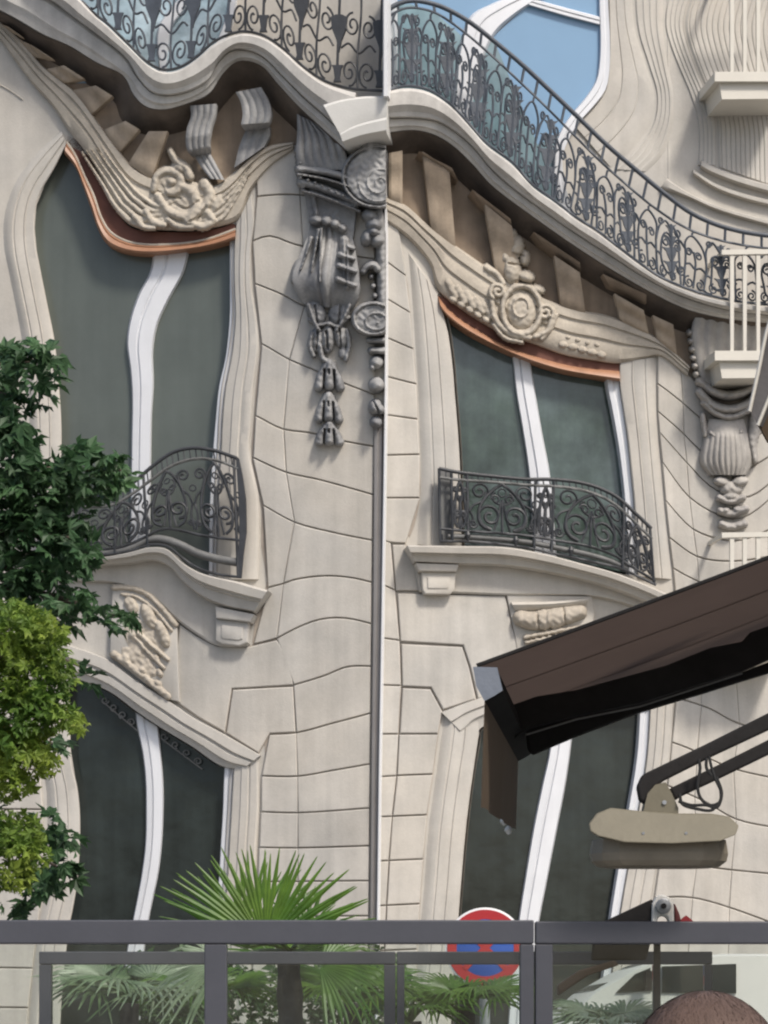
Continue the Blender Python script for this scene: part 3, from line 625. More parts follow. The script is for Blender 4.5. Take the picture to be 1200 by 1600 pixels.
# modillion blocks under the ledges
def modillion(poly, side, d=0.10):
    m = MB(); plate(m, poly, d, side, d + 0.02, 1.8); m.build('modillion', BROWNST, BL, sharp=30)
def modillion_row(F_, A_, spans, side, d0, d1):
    f = C(F_, 300); a = C(A_, 300)
    for (x0, x1), (x2, x3) in spans:
        tp = lambda x: (x, np.interp(x, f[:, 0], f[:, 1]) - 6); bt = lambda x: (x, np.interp(x, a[:, 0], a[:, 1]) + 3)
        m = MB(); l = [tp(x0), tuple((np.array(tp(x0)) + bt(x2)) / 2), bt(x2)]; r = [tp(x1), tuple((np.array(tp(x1)) + bt(x3)) / 2), bt(x3)]
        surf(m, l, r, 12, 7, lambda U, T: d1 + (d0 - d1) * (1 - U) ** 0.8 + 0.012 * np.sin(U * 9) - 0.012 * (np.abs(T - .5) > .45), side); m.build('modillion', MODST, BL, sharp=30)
modillion_row(F_L, AT_L, [((14, 36), (-2, 16)), ((52, 84), (26, 52)), ((100, 132), (70, 98)), ((150, 176), (112, 142)), ((196, 218), (160, 186)), ((232, 262), (200, 236))], L, 0.16, 0.045)
modillion_row(F_R, AT_R, [((608, 629), (608, 629)), ((660, 702), (674, 712)), ((757, 800), (776, 812)), ((866, 906), (877, 915)), ((960, 1006), (970, 1014)), ((1020, 1052), (1028, 1058))], R, 0.17, 0.05)
for A, B in (([(655, 236), (706, 262)], [(668, 248), (716, 282)]), ([(738, 296), (798, 342)], [(752, 318), (800, 356)]), ([(834, 362), (906, 410)], [(848, 382), (908, 424)]), ([(942, 428), (1010, 460)], [(952, 446), (1010, 474)])):
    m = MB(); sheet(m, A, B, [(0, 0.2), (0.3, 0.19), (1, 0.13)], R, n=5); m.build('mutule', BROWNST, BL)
# fluted scroll brackets under the left ledge
def flutes(n, h): return lambda T: h * np.abs(np.sin(np.pi * n * T))
def bracket(A, B, dep, n=4):
    m = MB(); fl = flutes(n, 0.012); surf(m, A, B, 36, 25, lambda U, T: np.interp(U, *dep) + fl(T), L); m.build('scroll_bracket', GREYST, BL, sharp=50)
bracket([(297, 165), (298, 182), (292, 200), (290, 222), (294, 238), (303, 245)], [(338, 162), (336, 180), (330, 200), (327, 222), (328, 236), (326, 241)], ([0, .3, .6, .85, 1], [0.22, 0.2, 0.2, 0.16, 0.05]))
bracket([(303, 242), (312, 258), (328, 279)], [(326, 236), (336, 254), (350, 281)], ([0, 1], [0.05, 0.09]), 3)
bracket([(368, 144), (376, 160), (379, 180), (377, 196), (384, 205)], [(408, 136), (420, 158), (424, 178), (420, 192), (410, 202)], ([0, .4, .8, 1], [0.22, 0.21, 0.2, 0.06]))
bracket([(384, 203), (374, 228), (366, 262)], [(422, 198), (421, 212), (412, 230)], ([0, 1], [0.05, 0.09]), 3)

# --- sills, friezes below them, brackets and keystones
SILL = [(0, 0.20), (0.08, 0.25), (0.40, 0.24), (0.46, 0.20), (0.52, 0.20), (0.58, 0.17), (0.94, 0.15), (1.0, 0.11)]
moulding('sill', SL_T, SL_B, SILL, L, STONE); moulding('sill', SR_T, SR_B, SILL, R, STONE)
m = MB(); sheet(m, off(SL_B, 0, -2)[:-1] + [(385, 952)], [(40, 895), (80, 893), (120, 907), (173, 910), (230, 928), (278, 970), (307, 991), (340, 1009), (387, 1010)], [(0, 0.03), (0.94, 0.03), (1, 0.015)], L, n=40); m.build('sill_frieze', STONE, BL)
m = MB(); sheet(m, off(SR_B, 0, -2), [(655, 925), (715, 927), (792, 930), (868, 930), (930, 932), (987, 946), (1035, 966)], [(0, 0.03), (0.94, 0.03), (1, 0.015)], R, n=40); m.build('sill_frieze', STONE, BL)
for cap_, body, s in (([(336, 948), (397, 960), (391, 972), (338, 966)], [(338, 967), (388, 972), (387, 1004), (374, 1009), (346, 1006), (337, 1000)], L),
                      ([(650, 880), (717, 882), (713, 893), (655, 892)], [(659, 893), (712, 894), (710, 920), (704, 928), (664, 928), (660, 920)], R)):
    m = MB(); plate(m, cap_, 0.13, s, 0.15, 1.5); o = m.build('sill_bracket', STONE, BL)
    m = MB(); plate(m, body, 0.09, s, 0.11, 1.5); m.build('bracket_body', STONE, o)
    m = MB(); plate(m, inset_poly(body, 8), 0.10, s, 0.012, 1.5); m.build('bracket_panel', STONE, o)
def shallow(its, k=0.62):
    out = []
    for it in its:
        it = list(it); it[-1] = it[-1] * k; out.append(tuple(it))
    return out
# left keystone
m = MB(); plate(m, [(176, 916), (203, 918), (232, 930), (257, 956), (276, 976), (280, 1096), (268, 1094), (224, 1066), (172, 1024)], 0.035, L, 0.06, 2); ks = m.build('keystone', STONE, BL)
ks['label'] = 'carved keystone above the lower left window'
m = MB(); carve(m, shallow([('s', [(178, 918), (205, 919), (232, 930), (256, 954), (274, 976)], 4.5, 0.05), ('s', [(190, 928), (212, 932), (236, 948), (258, 972), (268, 985)], 3, 0.04),
    ('e', 205, 945, 10, 15, -.6, 0.06), ('e', 232, 962, 10, 22, -.45, 0.08), ('e', 254, 990, 9, 24, -.4, 0.08), ('s', [(212, 985), (236, 1008), (262, 1030)], 4, 0.06),
    ('s', [(205, 990), (228, 1016), (256, 1044)], 3.5, 0.05), ('e', 208, 992, 7, 7, 0, 0.06), ('e', 245, 1030, 5, 9, -.4, 0.06), ('e', 250, 1052, 5, 8, -.4, 0.05),
    ('s', [(178, 1022), (205, 1042), (230, 1062), (262, 1088)], 6, 0.05), ('e', 196, 1028, 8, 6, .5, 0.06), ('e', 222, 1048, 8, 6, .5, 0.06), ('e', 246, 1068, 8, 6, .5, 0.055), ('e', 215, 1020, 14, 8, .8, 0.03), ('e', 225, 1000, 40, 26, .75, 0.02), ('e', 218, 1034, 36, 14, .65, 0.03)], .75), L, 0.03, step=1.6); m.build('keystone_carving', CARVE, ks, sharp=60)
m = MB(); plate(m, [(792, 930), (924, 932), (928, 960), (920, 1010), (905, 1060), (815, 1060), (806, 1000)], 0.012, R, 0.04, 2); ks = m.build('keystone', STONE, BL)
ks['label'] = 'keystone with two rolls above the awning'
m = MB(); sheet(m, [(799, 941), (860, 940), (921, 934)], [(805, 954), (860, 952), (916, 946)], [(0, 0.05), (0.3, 0.075), (0.6, 0.06), (1, 0.03)], R, n=8); m.build('keystone_cap', STONE, ks)
m = MB(); carve(m, [('s', [(814, 966), (834, 970), (850, 968)], (13, 17), 0.10), ('s', [(866, 966), (890, 960), (906, 956)], (17, 12), 0.10), ('e', 857, 966, 6, 16, 0, 0.11), ('s', [(820, 996), (850, 990), (905, 980)], 4, 0.05),
    ('s', [(822, 1004), (860, 996), (900, 990)], 3, 0.06), ('e', 848, 1006, 20, 10, 0, 0.05), ('g', [(838, 950), (842, 985)], 2, 0.03), ('g', [(880, 948), (884, 980)], 2, 0.03)], R, 0.012); m.build('keystone_roll', CARVE, ks, sharp=60)

# --- carved cartouches over the two upper windows
strand = [('s', [(128 + 7 * k, 238 - 3 * k), (158 + 8 * k, 284 - 3 * k), (184 + 9 * k, 326 - 5 * k), (214 + 9 * k, 350 - 7 * k), (250 + 4 * k, 352 - 9 * k)], (0.8, 6.0), 0.030 + 0.010 * k) for k in range(5)]
strand += [('s', [(388 + 3 * k, 278 - 9 * k), (368, 312 - 8 * k), (346 - 2 * k, 340 - 9 * k), (322 - 2 * k, 352 - 8 * k)], (0.8, 5.6), 0.04 + 0.006 * k) for k in range(4)]
m = MB(); carve(m, shallow(strand,.7) + shallow( [('e', 290, 318, 48, 36, .2, 0.06), ('e', 262, 286, 26, 24, .2, 0.06), ('s', [(240, 296), (246, 274), (266, 266), (282, 278), (276, 298), (262, 300)], (6, 9), 0.105), ('s', [(246, 306), (262, 328), (290, 338), (316, 326), (328, 304), (320, 288)], (7, 10), 0.10), ('s', [(282, 290), (300, 300), (306, 322), (296, 344)], (9, 11), 0.11),
    ('s', [(322, 330), (332, 344), (318, 354), (302, 350)], 7, 0.085), ('s', [(262, 344), (280, 354), (300, 354)], 6, 0.085), ('e', 268, 284, 9, 8, 0, 0.12), ('e', 282, 262, 15, 9, .3, 0.115), ('s', [(266, 236), (274, 250), (290, 262), (296, 276)], (5, 8), 0.12), ('s', [(228, 330), (238, 346), (256, 352)], 6, 0.09), ('s', [(210, 338), (224, 354), (240, 356)], 5, 0.08), ('e', 338, 318, 9, 18, .5, 0.08)]
    + [('g', [(252, 290), (262, 306), (282, 310)], 2.2, 0.03), ('g', [(272, 318), (292, 326), (310, 314)], 2.4, 0.03), ('g', [(296, 346), (312, 338), (322, 322)], 2.2, 0.03)], .68), L, 0.03, step=1.6, grain=0.004); m.build('cartouche', CARVE, BL, sharp=60)['label'] = 'swirling carved cartouche over the tall upper left window'
fl = [('s', [(700 + 14 * i, 440 + 9 * i), (712 + 14 * i, 462 + 8 * i)], 6, 0.05) for i in range(5)] + [('e', 708 + 13 * i, 468 + 8 * i, 7, 5, .6, 0.06) for i in range(6)] + [('e', 880 + 15 * i, 538 + 4 * i, 8, 6, .2, 0.05) for i in range(5)] + [('e', 888 + 15 * i, 527 + 4 * i, 5, 4, .2, 0.045) for i in range(4)]
m = MB(); carve(m, shallow([('e', 815, 484, 24, 32, 0, 0.12), ('r', 815, 484, 30, 38, 0, 5, 0.13), ('r', 814, 480, 12, 15, 0, 3, 0.135), ('s', spiral(778, 455, 13, 3, 2.2, 1.5), 4.5, 0.12), ('s', spiral(852, 488, 13, 3, 0.6, -1.5), 4.5, 0.12),
    ('s', [(768, 470), (775, 500), (800, 522), (826, 526)], (5, 7), 0.11), ('s', [(862, 498), (856, 516), (836, 526)], (5, 6), 0.11), ('s', [(760, 418), (776, 428), (786, 442)], 6, 0.10), ('e', 800, 420, 15, 26, -.1, 0.16), ('e', 806, 386, 13, 18, .1, 0.17), ('e', 798, 366, 10, 9, 0, 0.14), ('e', 822, 432, 14, 10, .3, 0.16),
    ('e', 790, 402, 9, 12, 0, 0.14), ('e', 820, 404, 8, 13, 0, 0.14), ('e', 840, 452, 12, 7, .4, 0.12), ('s', [(772, 508), (790, 528), (815, 534)], 4, 0.09), ('s', [(870, 492), (862, 512), (846, 530)], 4, 0.09), ('g', [(796, 395), (818, 400)], 2.5, 0.04), ('g', [(795, 412), (825, 416)], 2.5, 0.05), ('g', [(806, 440), (832, 444)], 3, 0.06)] + fl, .62), R, 0.03, step=1.6, grain=0.004)
m.build('cartouche', CARVE, BL, sharp=60)['label'] = 'carved oval cartouche with crowning mask over the right window'

# --- consoles
def console(label, cap_fn, items, subs, side, mat=GREYST, clip=None):
    m = MB(); items = shallow(items, .8); subs = [(a, shallow(b, .8)) for a, b in subs]
    if cap_fn: cap_fn(m)
    carve(m, items, side, 0.0, clip=clip, grain=0.006, step=1.6); o = m.build('console', mat, BL, sharp=60); o['label'] = label
    for nm, its in subs:
        k = MB(); carve(k, its, side, 0.0, 1.4, clip=clip, grain=0.006); k.build(nm, mat, o, sharp=60)
    return o
def cap1(m):
    f = flutes(6, 0.03)
    surf(m, [(464, 178), (464, 210), (462, 240), (466, 262)], [(500, 196), (530, 216), (540, 240), (546, 266)], 24, 49, lambda U, T: 0.21 - 0.05 * U ** 2 + 0.8 * f(T) * (1 - U ** 6), L)
    surf(m, [(470, 235), (474, 290), (484, 350)], [(540, 240), (556, 300), (552, 370)], 16, 21, lambda U, T: 0.12 - 0.06 * U + 0 * T, L)
    f2 = lambda T: 0.018 * np.cos(2 * np.pi * 2 * (T - .47)) 
    surf(m, [(486, 340), (480, 370), (466, 405), (457, 432), (462, 455), (476, 476)], [(546, 352), (554, 385), (560, 425), (561, 450), (556, 470), (548, 484)], 40, 41,
         lambda U, T: (0.06 + 0.15 * np.sin(np.pi * np.clip(U, 0, 1) ** 1.6) ** 1.2) * (0.55 + 0.45 * np.sin(np.pi * (0.08 + 0.84 * T))) + f2(T) - 0.03 * np.exp(-((T - .40) / .03) ** 2) - 0.03 * np.exp(-((T - .56) / .03) ** 2), L)
def husk(cx, cy, w, h, d=0.16):
    return [('s', [(cx - w * .18, cy - h * .7), (cx - w * .62, cy + h * .1), (cx - w * .78, cy + h * .75)], (w * .25, w * .42), d * .85), ('s', [(cx + w * .18, cy - h * .7), (cx + w * .66, cy + h * .15), (cx + w * .85, cy + h * .8)], (w * .25, w * .40), d * .75),
            ('s', [(cx, cy - h * .8), (cx, cy), (cx + w * .02, cy + h * .62)], (w * .34, w * .52), d), ('e', cx, cy - h * .6, w * .6, h * .4, 0, d * .7),
            ('g', [(cx - w * .36, cy - h * .35), (cx - w * .42, cy + h * .9)], 2.2, d * .5), ('g', [(cx + w * .38, cy - h * .3), (cx + w * .44, cy + h * .9)], 2.2, d * .5), ('g', [(cx, cy - h * .35), (cx, cy - h * .1)], 2.2, d * .4)]
beads = [('e', 470 + 11 * i, 277 + 4.0 * i + 0.12 * i * i, 4.5, 4, 0, 0.30) for i in range(9)] + [('e', 466 + 1.5 * i, 236 + 9 * i, 7, 6, 0, 0.24) for i in range(7)]
console('large grey fluted console with hanging husks on the left of the corner', cap1,
        [('s', [(468, 264), (505, 268), (545, 278)], 8, 0.30), ('s', [(472, 284), (505, 294), (560, 316)], 9, 0.26), ('s', [(466, 272), (505, 279), (548, 292)], 3, 0.31), ('s', [(474, 298), (510, 309), (562, 330)], 3, 0.24), ('s', [(486, 300), (520, 312), (556, 322)], 6, 0.2), ('e', 520, 330, 36, 30, 0, 0.10),
         ('e', 494, 344, 12, 9, 0, 0.20), ('e', 510, 345, 10, 10, 0, 0.22), ('e', 524, 350, 10, 9, .3, 0.22), ('e', 535, 356, 9, 8, .5, 0.19), ('s', [(490, 308), (494, 334)], 6, 0.15)] + beads,
        [('leaf', [('s', [(538, 376), (540, 400), (542, 425), (542, 448)], 9, 0.27), ('s', [(536, 382), (552, 388)], (7, 4), 0.26), ('s', [(532, 398), (553, 404)], (7, 4), 0.30), ('s', [(498, 360), (492, 392), (486, 424)], 4, 0.26), ('s', [(486, 372), (478, 398), (470, 420)], 4, 0.24), ('s', [(502, 358), (500, 400), (500, 440)], 3, 0.30), ('g', [(540, 372), (541, 445)], 2, 0.04), ('s', [(530, 415), (555, 424)], (7, 5), 0.33), ('s', [(528, 436), (555, 446)], (7, 5), 0.34)]), ('leaf', [('e', 464, 424, 9, 22, .3, 0.2)]),
         ('winged_drop', [('e', 494, 488, 15, 22, -.35, 0.14), ('e', 530, 490, 17, 20, .35, 0.13), ('s', [(484, 500), (500, 508), (512, 505), (528, 510), (545, 496)], 3.5, 0.13), ('e', 496, 530, 10, 22, .1, 0.12), ('e', 512, 528, 11, 26, 0, 0.15), ('e', 532, 524, 12, 22, -.2, 0.12), ('e', 536, 552, 8, 10, 0, 0.10), ('e', 514, 506, 6, 5, 0, 0.16), ('g', [(510, 518), (512, 545)], 2.5, 0.07), ('s', [(482, 476), (490, 500), (498, 516)], 4, 0.17), ('s', [(546, 476), (536, 500), (526, 516)], 4, 0.17), ('s', [(488, 520), (484, 540), (490, 556)], 4, 0.12), ('s', [(500, 540), (504, 560), (514, 566)], 5, 0.13), ('s', [(542, 516), (546, 536), (540, 562)], 4, 0.12), ('g', [(492, 478), (496, 505)], 2, 0.05), ('g', [(532, 478), (529, 508)], 2, 0.05), ('g', [(497, 516), (494, 545)], 1.8, 0.05), ('g', [(530, 512), (533, 544)], 1.8, 0.05)]),
         ('husk', husk(514, 586, 20, 24)), ('husk', husk(513, 636, 19, 24)), ('husk', husk(514, 677, 19, 17))], L)
# volute console in profile, cut by the corner
inC = lambda X, Y: X < 603.5 - (Y - 200) * 0.003
console('grey console with stacked spiral volutes in profile at the corner', None,
        [('f', 590, 276, 57, 50, 0, 0.30), ('r', 590, 276, 54, 47, 0, 4, 0.315), ('s', spiral(592, 286, 32, 5, pi, -2.0), 4.5, 0.318), ('e', 588, 270, 40, 30, 0.2, 0.312), ('s', [(578, 226), (582, 250)], 24, 0.30),
         ('e', 578, 336, 14, 12, .3, 0.26), ('e', 586, 350, 15, 13, 0, 0.28), ('e', 574, 372, 10, 14, .3, 0.26), ('e', 590, 376, 14, 12, 0, 0.25), ('e', 584, 362, 10, 9, 0, 0.3), ('s', [(590, 330), (596, 380), (597, 420), (597, 500)], 9, 0.17)],
        [('volute', [('s', [(568, 424), (574, 416), (584, 414), (590, 420)], (6, 8), 0.22), ('e', 580, 432, 5, 5, 0, 0.18), ('e', 583, 447, 5, 5, 0, 0.18), ('e', 586, 462, 5, 5, 0, 0.18)]),
         ('volute', [('f', 584, 498, 33, 25, 0, 0.22), ('r', 584, 498, 31, 24, 0, 4, 0.25), ('r', 588, 502, 17, 13, 0, 3.5, 0.245), ('e', 590, 504, 7, 5, 0, 0.24)]),
         ('bell', [('s', [(577, 532), (600, 532)], 5, 0.17), ('s', [(580, 548), (600, 548)], 6, 0.17), ('e', 588, 566, 11, 11, 0, 0.19), ('e', 582, 574, 5, 6, 0, 0.19)]),
         ('bell', [('e', 588, 602, 13, 13, 0, 0.22), ('g', [(580, 612), (598, 612)], 4, 0.08)]), ('bell', [('e', 586, 636, 11, 13, .2, 0.22), ('e', 594, 640, 8, 8, 0, 0.2), ('g', [(584, 628), (592, 644)], 2, 0.07)]), ('bell', [('e', 587, 660, 10, 10, 0, 0.2)])], L, clip=inC)
def cap3(m):
    f = flutes(7, 0.025)
    surf(m, [(1086, 496), (1082, 520), (1086, 550), (1098, 600)], [(1212, 502), (1206, 530), (1196, 560), (1180, 600)], 20, 49, lambda U, T: 0.18 - 0.06 * U + .8 * f(T) * (1 - U ** 4), R)
    surf(m, [(1108, 655), (1100, 690), (1096, 722), (1110, 742)], [(1162, 655), (1172, 690), (1176, 722), (1166, 742)], 26, 61, lambda U, T: 0.04 + 0.14 * np.sin(np.pi * (0.15 + 0.7 * U)) * np.sin(np.pi * (0.06 + 0.88 * T)) + 0.016 * np.abs(np.sin(np.pi * 9 * T)) * (U > .25), R)
RSTONE = material('beige grey carved stone', (0.40, 0.375, 0.34), 0.8, var=0.2, scale=6, spec=0.25, bscale=45, bump=0.3, tint=(0.30, 0.285, 0.27))
console('beige carved console with shell at the right edge above the lower white rail', cap3,
        [('s', [(1094, 596), (1115, 612), (1140, 618), (1168, 610), (1182, 598)], 8, 0.24), ('s', [(1094, 612), (1112, 632), (1140, 640), (1170, 630), (1186, 612)], 8, 0.22), ('s', [(1100, 630), (1120, 646), (1142, 652), (1168, 642)], 6, 0.2)]
        + [('e', 1079 + 2 * i, 520 + 13 * i, 7, 6, .4, 0.2) for i in range(6)] + [('s', [(1098, 648), (1102, 680)], 5, 0.14), ('s', [(1186, 640), (1176, 690), (1180, 720)], (14, 5), 0.14), ('s', [(1110, 676), (1128, 688), (1150, 686), (1158, 674)], 5, 0.17), ('e', 1136, 694, 9, 7, 0, 0.16)],
        [('husk', [('e', 1128, 752, 14, 9, .2, 0.14), ('e', 1156, 752, 14, 9, -.2, 0.14), ('e', 1142, 764, 18, 14, 0, 0.13)]), ('husk', [('s', [(1124, 778), (1142, 784), (1160, 777)], 6, 0.15), ('e', 1142, 776, 14, 8, 0, 0.16)]),
         ('husk', [('s', [(1126, 798), (1142, 803), (1164, 795)], 7, 0.14), ('e', 1134, 798, 8, 6, 0, 0.16), ('e', 1152, 796, 8, 6, 0, 0.16)]), ('husk', [('s', [(1128, 819), (1144, 823), (1162, 818)], 7, 0.14)])], R, RSTONE)

# --- corner post and white edge strip
m = MB(); sheet(m, [(584, 640), (583, 900), (580, 1200), (578, 1440), (572, 1820)], [(597, 640), (595, 900), (590, 1200), (587, 1440), (581, 1820)], [(0, 0.0), (0.1, 0.025), (0.45, 0.03), (0.55, 0.012), (0.9, 0.02), (1, 0.03)], L, n=30); m.build('corner_post', STRIP, BL)
m = MB(); sheet(m, [(598, -60), (598, 150)], [(607, -60), (607, 150)], [(0, 0.50), (0.2, 0.53), (0.8, 0.53), (1, 0.50)], L, n=6, back=0.0)
sheet(m, [(600, 212), (600, 600), (596, 900), (591, 1200), (588, 1440), (582, 1820)], [(605, 212), (605, 600), (601, 900), (596, 1200), (593, 1440), (587, 1820)], [(0, 0.03), (0.3, 0.05), (0.7, 0.05), (1, 0.03)], L, n=30); m.build('edge_strip', ALUW, BL)

# --- upper storey: big blue window on the right, wavy piers, stepped bands; blue window on the left
fr = MB()
fi = [(935, -60), (936, 0), (937, 85), (931, 125), (915, 152), (893, 178), (874, 208), (864, 245), (868, 290), (884, 350)]
fo = [(950, -60), (950, 0), (953, 60), (952, 112), (946, 140), (930, 162), (907, 188), (889, 216), (879, 248), (884, 290), (900, 350)]
sheet(fr, fi, fo, [(0, 0.0), (0.1, 0.03), (0.5, 0.035), (0.6, 0.02), (1, 0.03)], R, n=40)
wU = fr.build('window', WHITE, BL); wU['label'] = 'large sky blue window with curved white frame behind the upper right railing'
m = MB(); sheet(m, [(704, 205), (708, 180), (712, 140), (719, 70), (735, 25), (770, 5), (808, -12), (850, -50)], [(730, 210), (736, 190), (740, 150), (756, 90), (774, 54), (800, 28), (833, 4), (890, -30)], [(0, 0.0), (0.08, 0.035), (0.4, 0.04), (0.45, 0.028), (0.9, 0.035), (1, 0.0)], R, n=40); m.build('mullion', WHITE, wU)
m = MB(); sheet(m, [(826, -4), (880, 11), (937, 26)], [(826, 8), (880, 24), (937, 39)], [(0, 0.0), (0.1, 0.03), (0.4, 0.03), (0.5, 0.01), (0.6, 0.03), (0.9, 0.03), (1, 0.0)], R, n=8); m.build('transom', WHITE, wU)
m = MB(); plate(m, [(770, 58), (832, 0), (940, 36), (941, 90), (935, 126), (918, 152), (896, 176), (872, 210), (840, 226)], -0.012, R, 0.004, 0); m.build('pane', PANE_B, wU, smooth=False)
m = MB(); plate(m, [(826, -60), (940, -60), (940, 36), (826, 2)], -0.012, R, 0.004, 0); m.build('pane', PANE_B, wU, smooth=False)
m = MB(); plate(m, [(612, -60), (826, -60), (826, 0), (770, 8), (738, 25), (726, 60), (680, 20), (640, 6), (612, 10)], -0.012, R, 0.004, 0); m.build('pane', PANE_B, wU, smooth=False)
m = MB(); plate(m, [(612, 10), (640, 6), (680, 20), (726, 60), (716, 140), (708, 190), (700, 176), (667, 156), (633, 151), (612, 154)], -0.012, R, 0.004, 0); m.build('pane', PANE_T, wU, smooth=False)
m = MB(); plate(m, [(738, 150), (752, 95), (770, 58), (840, 226), (872, 210), (866, 250), (872, 300), (886, 338), (833, 302), (800, 266), (760, 236), (733, 206)], -0.010, R, 0.004, 0); m.build('pane', PANE_T, wU, smooth=False)
fo2 = [(950, -60), (953, 60), (950, 120), (944, 145), (926, 170), (898, 196)]
moulding('pier_moulding', fo2, [(992, -60), (988, 0), (993, 50), (1010, 104), (1022, 145), (1017, 190), (985, 235), (955, 262)],
         [(0, -0.02), (0.02, -0.008), (0.27, -0.010), (0.29, -0.018), (0.31, -0.008), (0.62, -0.008), (0.64, -0.018), (0.67, -0.012), (0.9, -0.018), (1, -0.029)], R)
rip = [(0, -0.029)]
for i in range(4):
    t = 0.04 + 0.24 * i; rip += [(t, -0.022), (t + 0.03, -0.016), (t + 0.06, -0.017), (t + 0.20, -0.024)]
rip += [(1.0, -0.029)]
moulding('pier_moulding', [(995, -60), (992, 0), (997, 50), (1014, 104), (1026, 146), (1021, 192), (990, 238), (962, 264)], [(1040, -60), (1036, 0), (1036, 50), (1044, 104), (1052, 150), (1050, 196), (1036, 240), (1010, 268)], rip, R)
moulding('pier_moulding', [(1062, -60), (1046, -10), (1040, 20), (1040, 43), (1048, 72), (1062, 108), (1078, 146), (1090, 187), (1092, 235), (1090, 258)], [(1098, -60), (1080, -10), (1070, 20), (1068, 43), (1075, 72), (1088, 108), (1104, 146), (1117, 187), (1119, 235), (1119, 258)], rip[:-1] + [(1.0, -0.02)], R)
pf = [(0, -0.029), (0.02, -0.02)]
for i in range(17):
    t = 0.03 + 0.056 * i; pf += [(t, -0.0145), (t + 0.012, -0.0225), (t + 0.024, -0.0145)]
pf += [(1.0, -0.02)]
moulding('pier_moulding', [(1100, -60), (1082, -10), (1072, 20), (1070, 43), (1077, 72), (1090, 108), (1106, 146), (1119, 187), (1121, 235), (1122, 260)], [(1250, -60), (1240, -10), (1232, 20), (1228, 43), (1230, 72), (1236, 108), (1246, 146), (1252, 187), (1254, 250), (1255, 306)], pf, R)
for A, B, d in (([(1097, 250), (1112, 259), (1150, 274), (1230, 296)], [(1095, 262), (1110, 270), (1150, 286), (1230, 310)], 0.045), ([(1083, 265), (1118, 287), (1160, 302), (1230, 319)], [(1084, 272), (1118, 294), (1160, 310), (1230, 328)], 0.035), ([(1042, 279), (1075, 301), (1120, 321), (1230, 352)], [(1032, 293), (1075, 308), (1120, 328), (1230, 360)], 0.025)):
    moulding('stepped_band', A, B, [(0, 0.0), (0.1, d), (0.7, d), (0.9, d * .6), (1, 0.0)], R)
moulding('panel_rib', [(1040, -60), (1042, 60), (1043, 300)], [(1044, -60), (1046, 60), (1047, 300)], [(0, -0.03), (0.4, -0.025), (1, -0.03)], R)
fr = MB(); sheet(fr, [(366, -60), (360, -10), (350, 34), (338, 66)], [(378, -60), (371, -10), (364, 34), (350, 66)], [(0, 0.0), (0.1, 0.03), (0.9, 0.03), (1, 0.0)], L, n=14)
wV = fr.build('window', WHITE, BL); wV['label'] = 'blue window behind the upper left scroll railing'
m = MB(); sheet(m, [(305, -60), (285, -10), (262, 18), (248, 40), (245, 70), (249, 100), (252, 130)], [(330, -60), (306, -10), (286, 18), (270, 40), (264, 70), (260, 105), (261, 130)], [(0, 0.0), (0.1, 0.035), (0.5, 0.04), (0.9, 0.035), (1, 0.0)], L, n=20); m.build('mullion', WHITE, wV)
m = MB(); plate(m, [(100, -60), (320, -60), (262, 20), (248, 40), (246, 70), (250, 130), (100, 130)], -0.012, L, 0.004, 0); m.build('pane', PANE_L, wV, smooth=False)
m = MB(); plate(m, [(318, -60), (372, -60), (366, -10), (356, 34), (342, 66), (330, 130), (256, 130), (262, 70), (270, 40), (288, 16)], -0.012, L, 0.004, 0); m.build('pane', PANE_L, wV, smooth=False)
# wall relief left of the upper left window
moulding('wall_moulding', [(-80, 120), (-10, 128), (15, 140), (36, 155)], [(-80, 122), (-10, 130), (14.5, 142), (36, 157)], [(0, -0.028), (0.5, -0.018), (1, -0.028)], L)

# ------------------------------------------------------------------ ironwork
def rail_space(top, bot, n=200):
    a = C(top, n); b = C(bot, n)
    def f(u, v):
        u = np.asarray(u, float); v = np.asarray(v, float); s = np.clip(u, 0, 1) * (n - 1); i = np.minimum(s.astype(int), n - 2); t = (s - i)[..., None]
        pa = a[i] * (1 - t) + a[i + 1] * t; pb = b[i] * (1 - t) + b[i + 1] * t
        return pb * (1 - v)[..., None] + pa * v[..., None]
    return f
def mapped(f, pts, u0, du):
    p = C(pts, step=0.05) if len(pts) < 14 else np.asarray(pts, float); return f(u0 + du * p[:, 0], p[:, 1])
def iron(nm, par, paths, d, side, r, mat, k=6, join=False):
    m = MB()
    for p in paths:
        q = np.asarray(p, float)
        if len(q) < 2: continue
        m.tube(P(q, d, side), r, k)
        if not join: m.build(nm, mat, par, sharp=60); m = MB()
    if join: m.build(nm, mat, par, sharp=60)['kind'] = 'stuff'
def mir(p): return [(1 - x, y) for x, y in p]
def esp(cx, cy, r0, r1, a0, turns, asp):   # spiral in panel space; asp = panel height / width
    s = spiral(0, 0, r0, r1, a0, turns); return [(cx + x, cy + y / asp) for x, y in s]

